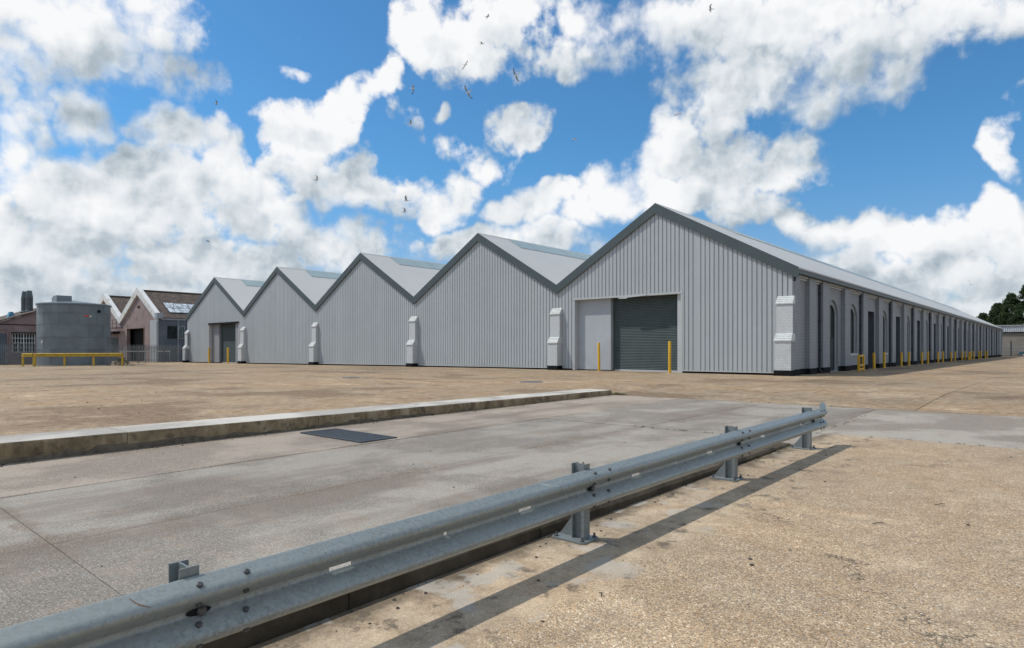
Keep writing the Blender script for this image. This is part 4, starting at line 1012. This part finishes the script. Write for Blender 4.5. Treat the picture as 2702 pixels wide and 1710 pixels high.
# --- yellow barrier round the tank
yb = thing('yellow_barrier', (*cam2site(-40, 57.5), 0), 'weathered yellow crash barrier in front of the grey tank', 'crash barrier')
def ybar(p, q, n, h=1.17, first=True):
    p = Vector((*p, 0)); q = Vector((*q, 0)); d_ = (q - p); L = d_.length; d_.normalize(); nn = Vector((d_.y, -d_.x, 0))
    if nn.dot(Vector((0, 0, 0)) - p) < 0: nn = -nn
    mb = MB()
    prof = [(0, .31), (.06, .29), (.083, .25), (.06, .21), (0, .17), (0, .14), (.06, .10), (.083, .06), (.06, .02), (0, 0)]
    st = 6
    for s_ in range(st + 1):
        c = p + d_ * (L * s_ / st); z = G(c.x, c.y) + h - .31
        sag = .0
        for a, b in prof: v = c + nn * (a + .06); mb.v.append((v.x, v.y, z + b - sag))
        for a, b in prof: v = c + nn * (a + .045); mb.v.append((v.x, v.y, z + b - sag))
    n_ = len(prof); S = 2 * n_
    for s_ in range(st):
        for i in range(n_ - 1):
            mb.f.append((s_ * S + i, (s_ + 1) * S + i, (s_ + 1) * S + i + 1, s_ * S + i + 1)); mb.f.append((s_ * S + n_ + i, s_ * S + n_ + i + 1, (s_ + 1) * S + n_ + i + 1, (s_ + 1) * S + n_ + i)); mb.mi += [0, 0]
        mb.f.append((s_ * S, s_ * S + n_, (s_ + 1) * S + n_, (s_ + 1) * S)); mb.mi.append(0)
    mb.build('rail_beam', M['yellow_old'], yb)
    for i in range(n):
        c = p + d_ * (L * i / (n - 1)); z = G(c.x, c.y); m2 = MB(); R = d_ * .075; F = nn * .05
        q4 = [c - R - F, c + R - F, c + R + F, c - R + F]
        m2.prism([(v.x, v.y) for v in q4], 'z', z, z + h - .02); m2.build('post', M['yellow_old'], yb)
ybar(cam2site(-42.6, 57.2), cam2site(-35.4, 58.2), 4); ybar(cam2site(-43.9, 57.5), cam2site(-42.75, 57.25), 2); ybar(cam2site(-43.95, 57.55), cam2site(-43.4, 60.5), 2)
# heap of rubble and weeds between tank and barrier
mb = MB(); rr = random.Random(9); cx_, cy_ = cam2site(-36.3, 59.6)
for _ in range(260):
    a = rr.uniform(0, 6.28); q = abs(rr.gauss(0, .55)); x_, y_ = cx_ + q * math.cos(a), cy_ + q * math.sin(a); s_ = rr.uniform(.05, .13); z_ = G(x_, y_) + max(0, .85 - q * .9) * rr.uniform(.5, 1)
    v = [Vector((rr.uniform(-1, 1), rr.uniform(-1, 1), rr.uniform(-1, 1))) * s_ + Vector((x_, y_, z_)) for _ in range(4)]
    mb.face([v[0], v[1], v[2]]); mb.face([v[0], v[2], v[3]]); mb.face([v[1], v[3], v[2]])
o = mb.build('rubble_heap', M['rubble'], fix=False); tag(o, 'overgrown heap of rubble at the right foot of the tank', 'rubble heap')
# --- palisade fence on the line of the left wall
FX = -80.9
def palisade(y0, y1, label, x=FX, step=.16):
    t = thing('palisade_fence', (x, (y0 + y1) / 2, G(x, y0)), label, 'fence', 'grey palisade fences')
    z = G(x, y0); pm = MB(); pm.prism([(-.035, 0.06), (-.035, 1.98), (-.012, 2.14), (.012, 2.14), (.035, 1.98), (.035, 0.06)], 'x', -.010, .010); me = pm.mesh('pale', M['fence_steel'])
    y = y0
    while y < y1:
        o = link('pale', me, t); o.matrix_parent_inverse = PINV[t.name]; o.location = (x + .03, y, z + random.uniform(-.008, .008)); y += step
    for zz in (.35, 1.75):
        mb = MB(); mb.box(x - .03, x + .0185, y0 - .05, y1 + .05, z + zz - .025, z + zz + .025); mb.build('rail', M['fence_steel'], t)
    y = y0
    while y <= y1 + .1:
        mb = MB(); mb.box(x - .13, x - .031, y - .05, y + .05, z - .05, z + 2.0); mb.build('post', M['fence_steel'], t); y += 2.75
    return t
palisade(4.0, 21.4, 'grey steel palisade fence left of the tank before the pink shed window')
palisade(21.6, 31.7, 'grey steel palisade fence between the tank and the corner of the warehouse')
# white tape rail behind the fence
t = thing('low_rail', (-82.6, 28, G(-82, 28)), 'white topped low rail behind the right hand palisade fence', 'rail')
z = G(-82, 28); mb = MB(); mb.box(-82.65, -82.55, 25.6, 31.2, z + 1.32, z + 1.44); mb.build('top_bar', M['white_paint'], t)
for yy in (25.7, 28.4, 29.6, 31.1):
    mb = MB(); mb.box(-82.64, -82.56, yy - .05, yy + .05, z - .05, z + (1.32 if yy != 29.6 else 1.75)); mb.build('post', M['white_paint'] if yy == 29.6 else M['frame_grey'], t)
# --- old pink twin-gabled shed on the same building line
OB = thing('pink_shed', (-104, YF, G(-104, YF)), 'old pink rendered shed with two white edged gables and mossy brown roofs', 'shed')
bz = G(-97, YF) - .05
OP = [(-97.15, 9.45), (-111.1, 9.45)]; HW = 6.97; OZ = 5.55; YB = 92
def opoly(px_, pz): return [(px_ - HW, bz), (px_ + HW, bz), (px_ + HW, OZ), (px_, pz), (px_ - HW, OZ)]
# gable walls, the near one with a big doorway
DX0, DX1, DZ = -101.9, -95.1, 4.25
px_, pz = OP[0]; mb = MB(); y = YF + .1
pts = lambda *a: [(q[0], y, q[1]) for q in a]
mb.face(pts((px_ - HW, bz), (DX0, bz), (DX0, DZ), (px_ - HW, OZ))); mb.face(pts((px_ - HW, OZ), (DX0, DZ), (DX1, DZ), (px_ + HW, OZ), (px_, pz))); mb.face(pts((DX1, bz), (px_ + HW, bz), (px_ + HW, OZ), (DX1, DZ)))
for a, b in (((DX0, bz), (DX0, DZ)), ((DX0, DZ), (DX1, DZ)), ((DX1, DZ), (DX1, bz))): mb.face([(a[0], y, a[1]), (b[0], y, b[1]), (b[0], y + .45, b[1]), (a[0], y + .45, a[1])])
gw = mb.build('gable_wall', M['pink_render'], OB, fix=False)
mb = MB(); mb.box(DX1 - .12, DX1 + .02, y - .05, y - .002, bz, DZ + .1); mb.build('door_post', plain('old_timber', (.28, .2, .12), .8), gw)
mb = MB(); mb.box(-110.5, px_ + HW - .2, y + .9, y + 1.1, bz, OZ - .3); mb.build('inner_wall', M['dark_gap'], OB)
mb = MB(); mb.box(px_ - .45, px_ + .35, y - .04, y - .002, 7.05, 7.35); mb.build('vent', M['dark_gap'], gw)
mb = MB(); mb.box(px_ + 4.75, px_ + HW - .02, y - .25, y - .003, bz, OZ - .35); mb.build('corner_pier', M['render_panel'], OB)
mb = MB(); mb.box(px_ + HW - .35, px_ + HW + .45, y - .35, y + .4, OZ - .2, OZ + .55); mb.build('rain_hopper', M['frame_grey'], OB)
px2, pz2 = OP[1]; mb = MB(); mb.face(pts(*opoly(px2, pz2))); g2 = mb.build('gable_wall', M['pink_render'], OB, fix=False)
mb = MB(); mb.box(px2 + 2.2, px2 + HW - .6, y - .9, y - .003, bz + 4.05, bz + 4.35); mb.build('canopy', M['dark_gap'], g2)
mb = MB(); mb.box(px2 + 2.6, px2 + HW - 1.2, y - .06, y - .004, bz, bz + 3.5); mb.build('door', M['dark_door'], g2)
for i, (xp, zp) in enumerate(OP):
    for sgn in (-1, 1):
        xe = xp + sgn * (HW - (.01 if True else 0)); mb = MB(); hh = .92
        a = [(xp, zp + .42), (xe, OZ + .42 - .02), (xe, OZ - .55), (xp, zp - .55)]
        mb.prism(a if sgn > 0 else a[::-1], 'y', YF - .18, YF + .42); mb.build('coping', M['coping_white'], OB)
        # corrugated roof: real waves, running down the slope
        mb = MB(); n = 260; zs_ = (zp - OZ) / HW
        for k in range(n + 1):
            yy = YF + .42 + (40 - .42) * k / n; wv = .028 * math.sin(k * math.pi / 1.0 + .5) 
            mb.v.append((xp, yy, zp + wv)); mb.v.append((xp + sgn * (HW + .12), yy, OZ - .07 + wv))
        for k in range(n): mb.f.append((2 * k, 2 * k + 1, 2 * k + 3, 2 * k + 2) if sgn > 0 else (2 * k, 2 * k + 2, 2 * k + 3, 2 * k + 1)); mb.mi.append(0)
        mb.build('roof_slope', M['old_roof'], OB, fix=False)
    mb = MB(); mb.tube((xp, YF + .45, zp + .03), (xp, YF + 40, zp + .03), .14, 8); mb.build('ridge_tile', M['old_roof'], OB)
mb = MB(); mb.box(-90.35, -90.18, YF + .1, YF + 40, bz, OZ - .1); sw = mb.build('side_wall', M['blue_wall'], OB)
mb = MB(); mb.box(-90.3, -90.02, YF + .42, YF + 40, OZ - .32, OZ - .16); mb.build('gutter', M['frame_grey'], OB)
for a, b, mt in ((33.75, 34.85, 'dark_glass'), (35.15, 35.85, 'green_glass'), (36.4, 37.6, 'dark_glass')):
    mb = MB(); mb.box(-90.178, -90.12, a - .06, b + .06, 2.75, 4.45); f = mb.build('window', M['frame_grey'] if mt != 'dark_glass' else M['dark_door'], OB)
    for k in range(3):
        w_ = (b - a) / 3; pm = MB(); pm.face([(-90.115, a + w_ * k + .02, 2.82), (-90.115, a + w_ * (k + 1) - .02, 2.82), (-90.115, a + w_ * (k + 1) - .02, 4.38), (-90.115, a + w_ * k + .02, 4.38)]); pm.build('pane', M[mt], f, fix=False)
mb = MB(); mb.tube((-90.08, 35.0, bz), (-90.08, 35.0, OZ - .3), .06, 8); mb.build('downpipe', M['frame_grey'], OB)
# glazed rooflight panes on the near roof
sl_ = (OP[0][1] - OZ) / HW
def rp(x, up): return OP[0][1] - sl_ * (x - OP[0][0]) + up
mb = MB(); mb.prism([(-94.0, rp(-94.0, .05)), (-91.3, rp(-91.3, .05)), (-91.3, rp(-91.3, .09)), (-94.0, rp(-94.0, .09))], 'y', 34.4, 40.6); rl = mb.build('rooflight', M['dark_door'], OB)
for r_ in range(2):
    x0, x1 = (-93.9, -92.55) if r_ == 0 else (-92.45, -91.4)
    for c in range(8):
        y0 = 34.5 + c * .76; mb = MB(); mb.prism([(x0, rp(x0, .095)), (x1, rp(x1, .095)), (x1, rp(x1, .12)), (x0, rp(x0, .12))], 'y', y0, y0 + .68); o = mb.build('pane', M['rooflight_old'], rl)
# roof access rails
mb = MB()
for x0, z0, x1 in ((-92.2, rp(-92.2, 0), -92.2),):
    for yy in (35.2, 38.2): mb.tube((x0, yy, z0), (x0, yy, z0 + .95), .03, 6)
    for zz in (.5, .95): mb.tube((x0, 35.2, z0 + zz), (x0, 40.5, z0 + zz), .025, 6)
mb.build('roof_handrail', M['dark_door'], OB)
mb = MB()
for xx in (-106.3, -104.9, -103.2): mb.tube((xx, YF - .8, OZ - 1.1), (xx, YF - .8, OZ + .05), .03, 6)
for zz in (-.5, .05): mb.tube((-106.4, YF - .8, OZ + zz), (-103.1, YF - .8, OZ + zz), .03, 6)
mb.box(-106.5, -103.0, YF - .9, YF - .08, OZ - 1.15, OZ - 1.08); mb.build('landing', M['dark_door'], OB)
# --- pink shed behind the fence at the far left, gable towards the yard
LS = thing('pink_store', (-85.2, 17, G(-85, 17)), 'low pink rendered store with a paned window behind the left fence', 'shed')
lz = G(-85.2, 17) - .1; X0 = -85.2
ridge_y, ridge_z = 20.9, 6.3
mb = MB()
wy0, wy1, wz0, wz1 = 16.28, 18.25, 1.0, 3.02
W_ = lambda *a: [(X0, p[0], p[1]) for p in a]
zr = lambda yy: ridge_z - abs(yy - ridge_y) * .365
mb.face(W_((10, lz), (wy0, lz), (wy0, zr(wy0)), (10, zr(10)))); mb.face(W_((wy0, lz), (wy1, lz), (wy1, wz0), (wy0, wz0))); mb.face(W_((wy0, wz1), (wy1, wz1), (wy1, zr(wy1)), (wy0, zr(wy0))))
mb.face(W_((wy1, lz), (ridge_y, lz), (ridge_y, ridge_z), (wy1, zr(wy1)))); mb.face(W_((ridge_y, lz), (24.6, lz), (24.6, zr(24.6)), (ridge_y, ridge_z)))
mb.build('gable_wall', M['pink_render'], LS, fix=False)
for s_, ye in ((-1, 9.6), (1, 24.9)):
    mb = MB(); a = [(ridge_y, ridge_z + .02), (ye, zr(ye) + .02), (ye, zr(ye) + .16), (ridge_y, ridge_z + .16)]
    mb.prism(a, 'x', X0 - 16, X0 + .35); mb.build('roof_slope', M['old_roof'], LS)
mb = MB(); mb.box(X0 + .002, X0 + .06, 14.7, 24.5, 3.92, 4.0); mb.build('string_course', M['dark_gap'], LS)
mb = MB(); mb.box(X0 + .002, X0 + .18, wy0 - .1, wy1 + .25, wz1 + .01, wz1 + .12); mb.build('window_hood', M['dark_gap'], LS)
mb = MB(); t_ = .03; xw = X0 - .08
for i in range(9):
    yy = wy0 + (wy1 - wy0) * i / 8; tt = t_ * (1.6 if i in (0, 4, 8) else .8); mb.box(xw - .02, xw + .02, yy - tt, yy + tt, wz0, wz1)
for i in range(5):
    zz = wz0 + (wz1 - wz0) * i / 4; tt = t_ * (1.5 if i in (0, 4) else .8); mb.box(xw - .018, xw + .018, wy0, wy1, zz - tt, zz + tt)
f = mb.build('window', M['white_paint'], LS)
for i in range(8):
    for j in range(4):
        a = wy0 + (wy1 - wy0) * i / 8; b = wz0 + (wz1 - wz0) * j / 4; q = random.uniform(-.008, .008)
        pm = MB(); pm.face([(xw - .03 + q, a, b), (xw - .03 - q, a + .2465, b), (xw - .03 - q, a + .2465, b + .505), (xw - .03 + q, a, b + .505)]); o = pm.build('pane', M['dark_glass'], f, fix=False)
mb = MB(); mb.box(X0 + .003, X0 + .09, 13.2, 15.75, lz, 3.0); mb.build('sliding_door', M['blue_wall'], LS)
mb = MB(); mb.tube((X0 + .12, 13.0, 3.75), (X0 + .12, 15.8, 3.45), .045, 8); mb.tube((X0 + .12, 15.8, 3.45), (X0 + .12, 15.95, lz), .045, 8); mb.build('downpipe', M['pink_render'], LS)
for yy, zb in ((15.35, zr(15.35)), (16.9, zr(16.9))):
    mb = MB(); mb.prism([(yy - .36, zb - .1), (yy + .36, zb - .1), (yy + .14, zb + .66), (yy - .14, zb + .66)], 'x', X0 - 4.5, X0 - 3.6); mb.build('roof_vent', M['blue_vent'], LS)
# --- twin flues beyond the store roof
FL = thing('twin_flues', (-90, 19, G(-90, 19)), 'pair of dark steel flue stacks rising behind the pink store roof', 'flue stack')
for (xx, yy, s_) in ((-90.0, 18.75, 1.0), (-91.6, 18.62, .92)):
    r = .33 * s_; mb = MB(); mb.lathe([(r * 1.05, -.3), (r * 1.05, 5.55), (r * 1.6, 5.6), (r * 1.62, 5.68), (r * 1.05, 5.75), (r * 1.05, 7.2), (r * 1.08, 7.22), (r * 1.08, 7.26), (r * .72, 8.05), (r * .66, 8.05)], xx, yy, 20)
    o = mb.build('flue', M['flue'], FL); smooth_by_angle(o.data, 35)
# ================================================================ far right: shed, fence, car and evergreens
FS = thing('far_shed', (-8, 172, 0), 'long shed with white ribbed upper cladding beyond the end of the brick wall', 'shed')
mb = MB(); mb.box(-30, 20, 172, 190, 0, 4.9); mb.build('wall', plain('buff_wall', (0.22, 0.20, 0.175), .85, 0, .15, .4, (.10, .11, .05), .12, .6), FS)
mb = MB(); n = 160
for i in range(n):
    x0 = -30 + 50 * i / n; mb.face([(x0, 171.85, 5.05), (x0 + .2, 171.85, 5.05), (x0 + .2, 171.85, 6.4), (x0, 171.85, 6.4)]); mb.face([(x0 + .2, 171.85, 5.05), (x0 + .3125, 171.75, 5.05), (x0 + .3125, 171.75, 6.4), (x0 + .2, 171.85, 6.4)])
mb.build('upper_cladding', plain('pale_cladding', (.50, .54, .57), .5), FS, fix=False)
mb = MB(); mb.box(-30, 20, 171.6, 190, 6.4, 6.5); mb.build('roof', M['roof'], FS)
mb = MB(); mb.box(-30, 20, 171.7, 171.99, 4.88, 5.05); mb.build('gap', M['dark_gap'], FS)
FF = thing('mesh_fence', (-6, 161, 0), 'low blue grey railing fence in front of the far shed', 'fence')
pm = MB(); pm.box(-.03, .03, -.02, .02, .05, 2.05); me = pm.mesh('pale', M['fence_steel'])
x = -13.2
while x < 6:
    o = link('pale', me, FF); o.matrix_parent_inverse = PINV[FF.name]; o.location = (x, 161, 0); x += .24
for zz in (.3, 1.2, 1.95):
    mb = MB(); mb.box(-13.3, 6, 161.021, 161.07, zz - .04, zz + .04); mb.build('rail', plain('fence_blue', (.30, .36, .40), .5), FF)
mb = MB(); mb.box(-14, 8, 161.5, 162.2, -.05, .35); FK = mb.build('far_wall', M['pink_render']); tag(FK, 'low dark brick wall under the far railing fence', 'low wall')
# post by the fence
mb = MB(); mb.box(-9.35, -9.15, 160.2, 160.4, 0, 3.0); o = mb.build('gate_post', M['dark_door']); tag(o, 'dark post standing before the far railing fence', 'post')
# --- parked car seen side-on, cut by the frame edge
CR = thing('parked_car', (-5.9, 158.2, 0), 'teal blue hatchback parked by the far fence at the right edge', 'car')
cp = plain('car_paint', (.05, .13, .16), .25, .3)
prof = [(-2.05, .32), (-2.08, .62), (-1.95, .82), (-1.2, .93), (-.62, 1.36), (-.2, 1.46), (.75, 1.44), (1.45, 1.15), (1.95, .95), (2.02, .6), (1.98, .32)]
mb = MB(); mb.prism([(-5.9 + a, b) for a, b in prof], 'y', 157.4, 159.05); cb = mb.build('body', cp, CR)
mb = MB(); mb.prism([(-5.9 + a, b) for a, b in ((-1.0, .95), (-.58, 1.30), (-.05, 1.36), (-.05, .95))], 'y', 157.385, 157.398); mb.build('side_window', M['dark_glass'], cb)
mb = MB(); mb.prism([(-5.9 + a, b) for a, b in ((.03, .95), (.03, 1.36), (.7, 1.34), (1.25, 1.08), (1.25, .95))], 'y', 157.385, 157.398); mb.build('side_window', M['dark_glass'], cb)
mb = MB(); mb.box(-7.99, -7.93, 157.5, 157.85, .6, .75); mb.build('headlight', M['white_paint'], cb)
for xx in (-7.2, -4.6):
    mb = MB(); mb.tube((xx, 157.36, .31), (xx, 157.56, .31), .31, 18); wl = mb.build('wheel', M['black_rubber'], CR)
    mb = MB(); mb.tube((xx, 157.345, .31), (xx, 157.362, .31), .19, 14); o = mb.build('rim', M['frame_grey'], wl)
# --- evergreens
def leafmat(name, c0, c1):
    m, n, b, pos = newmat(name)
    c = n.ramp(n.noise(pos, 1.3, 4, .65), [(.3, c0), (.7, c1)]); n.put(b.inputs['Base Color'], c); b.inputs['Roughness'].default_value = .75; b.inputs['Specular IOR Level'].default_value = .2
    return m
M['evergreen'] = leafmat('evergreen', (.018, .036, .014), (.050, .080, .030)); M['bark'] = plain('bark', (.06, .045, .035), .95)
def evergreen(x, y, h, r, label, seed, cone=.65):
    rg = np.random.default_rng(seed); t = thing('evergreen_tree', (x, y, 0), label, 'tree', 'dark evergreens beyond the warehouse')
    mb = MB(); mb.tube((x, y, -.2), (x + .1, y, h * .5), .28, 8, r2=.16); mb.tube((x + .1, y, h * .5), (x, y, h * .93), .16, 8, r2=.04)
    for k in range(9):
        a = rg.uniform(0, 6.28); z = h * rg.uniform(.2, .75); q = r * (1 - z / h) * 1.1 + .4; mb.tube((x, y, z), (x + q * math.cos(a), y + q * math.sin(a), z + .5), .07, 6, r2=.02)
    mb.build('trunk', M['bark'], t)
    nb = 230; V = []; F = []
    for k in range(nb):
        u = rg.uniform(.06, 1) ** .8; z = h * u; rad = r * ((1 - u) ** cone) * rg.uniform(.55, 1.12) + .15; a = rg.uniform(0, 6.28)
        c = np.array([x + rad * .9 * math.cos(a), y + rad * .9 * math.sin(a), z]); s = rg.uniform(.6, 1.25) * (1.2 - .6 * u)
        nl = 85
        p = rg.normal(0, 1, (nl, 3)); p /= np.linalg.norm(p, axis=1)[:, None]; p *= (rg.uniform(.25, 1, nl) ** .5)[:, None] * np.array([s, s, s * .75]); p += c
        d1 = rg.normal(0, 1, (nl, 3)); d1[:, 2] = abs(d1[:, 2]) + .4; d1 /= np.linalg.norm(d1, axis=1)[:, None]; d2 = np.cross(d1, rg.normal(0, 1, (nl, 3))); d2 /= np.linalg.norm(d2, axis=1)[:, None]
        L = rg.uniform(.16, .34, nl)[:, None]; W = L * .38
        b0 = len(V); V += np.stack([p - d2 * W, p + d2 * W, p + d1 * L * 1.4], 1).reshape(-1, 3).tolist(); F += [(b0 + 3 * i, b0 + 3 * i + 1, b0 + 3 * i + 2) for i in range(nl)]
    me = bpy.data.meshes.new('crown'); me.from_pydata(V, [], F); me.materials.append(M['evergreen']); link('crown', me, t)
evergreen(-7.6, 193, 17.2, 5.4, 'tallest dark evergreen cut by the right edge of the picture', 1)
evergreen(-11.3, 196, 14.6, 4.4, 'dark evergreen left of the tallest one beyond the far shed', 2)
evergreen(-14.0, 198, 12.4, 4.0, 'lower dark evergreen just right of the warehouse roof end', 3)
evergreen(-17.2, 202, 10.2, 3.8, 'dark evergreen half hidden behind the far end of the warehouse roof', 4)
evergreen(-21.5, 206, 9.6, 3.6, 'evergreen top barely showing over the warehouse roof near its far end', 6)
# ================================================================ gulls
gull_m = [plain('gull_white', (.62, .61, .59), .8, 0, .1, 5), plain('gull_grey', (.30, .29, .28), .8, 0, .1, 5), plain('gull_black', (.03, .03, .032), .8)]
def gull(px, py, dist, head, roll, up, label, pitch=0.0, bend=.5):
    """body one closed mesh with its wings; wings raised by `up`, heading and roll turn the bird"""
    mb = MB()
    n = 8; prof = [(-.30, .004), (-.24, .025), (-.14, .06), (0, .085), (.12, .078), (.20, .05), (.25, .045), (.30, .035), (.335, .014), (.37, .004)]
    k0 = len(mb.v)
    for xx, r in prof: mb.v += [(xx, r * math.cos(2 * math.pi * i / n), r * .9 * math.sin(2 * math.pi * i / n) + (.02 if xx > .2 else 0)) for i in range(n)]
    for j in range(len(prof) - 1):
        for i in range(n): mb.f.append((k0 + j * n + i, k0 + j * n + (i + 1) % n, k0 + (j + 1) * n + (i + 1) % n, k0 + (j + 1) * n + i)); mb.mi.append(0)
    mb.f.append(tuple(k0 + i for i in reversed(range(n)))); mb.f.append(tuple(k0 + (len(prof) - 1) * n + i for i in range(n))); mb.mi += [0, 0]
    for s_ in (-1, 1):     # wing stations: span, sweep, chord, lift
        st = []; zz = .03; yy = .05
        for d_, sw_, ch, ang in ((0, .05, .22, 0), (.28, .14, .20, up), (.34, .04, .15, up - bend), (.20, -.10, .05, up - bend * 1.5)):
            yy += d_ * math.cos(ang); zz += d_ * math.sin(ang); st.append((sw_, yy * s_, zz, ch))
        k = len(mb.v)
        for sw_, y_, z_, ch in st: mb.v += [(sw_ + ch * .5, y_, z_), (sw_, y_, z_ + .012), (sw_ - ch * .5, y_, z_), (sw_, y_, z_ - .006)]
        for j in range(3):
            for i in range(4): mb.f.append((k + j * 4 + i, k + j * 4 + (i + 1) % 4, k + (j + 1) * 4 + (i + 1) % 4, k + (j + 1) * 4 + i)); mb.mi.append(2 if j == 2 else 1)
        mb.f.append(tuple(k + 12 + i for i in range(4))); mb.mi.append(2)
    k = len(mb.v); mb.v += [(-.20, -.03, 0), (-.20, .03, 0), (-.42, .085, 0), (-.42, -.085, 0), (-.20, -.03, .014), (-.20, .03, .014), (-.42, .085, .006), (-.42, -.085, .006)]
    for q in ((0, 3, 2, 1), (4, 5, 6, 7), (0, 1, 5, 4), (1, 2, 6, 5), (2, 3, 7, 6), (3, 0, 4, 7)): mb.f.append(tuple(k + i for i in q)); mb.mi.append(0)
    o = mb.build('gull', gull_m)
    X = (px - 1204) / 1506; Z = (822.6 - py) / 1506
    v = RGT * X + FWD + Vector((0, 0, Z)); o.location = Vector((0, 0, EYE)) + v * dist
    o.rotation_euler = (roll, pitch, YAW + head)
    tag(o, label, 'gull', 'gulls circling over the sheds')
gull(1146, 39, 95, .2, .1, .35, 'gull highest of the group crossing the white cloud top centre')
gull(1132, 103, 100, -.3, .2, .5, 'gull second from the top on the white cloud top centre', .1)
gull(1094, 152, 78, -.5, 1.05, .25, 'gull banking at the lower edge of the top centre cloud', .2)
gull(1214, 177, 74, 2.6, 1.25, .2, 'large brown tinged gull banking steeply below the top centre cloud', .3)
gull(1101, 217, 72, 2.7, .9, .3, 'gull in clear blue just below the top centre cloud', .3)
gull(970, 208, 85, .3, 1.35, .15, 'gull banking steeply beside the tall cloud left of centre')
gull(508, 244, 110, .4, -.2, .6, 'lone gull in the blue gap upper left')
gull(964, 292, 85, .1, -.1, 1.1, 'gull with raised wings over a scrap of cloud at centre', 0, .9)
gull(1351, 328, 90, .2, .1, .15, 'gull gliding in clear blue right of centre', 0, .3)
gull(1594, 268, 72, -.5, .45, .2, 'gull gliding just above the right hand cumulus top', .35)
gull(1672, 22, 85, 2.9, .2, .6, 'gull at the very top edge right of centre')
gull(744, 423, 95, .3, -.3, .7, 'gull over the white cloud left of centre')
gull(957, 472, 72, 3.1, -.1, 1.25, 'larger gull with high raised wings, upper of the pair above the gables', 0, .7)
gull(950, 499, 80, .1, -.1, 1.15, 'gull with raised wings, lower of the pair above the gables', 0, .9)
gull(488, 567, 105, .2, 0, .1, 'low gull seen edge on above the leftmost gable', 0, .2)
gull(2282, 670, 95, .9, .6, 1.0, 'dark gull low over the right end of the long roof', 0, .5)
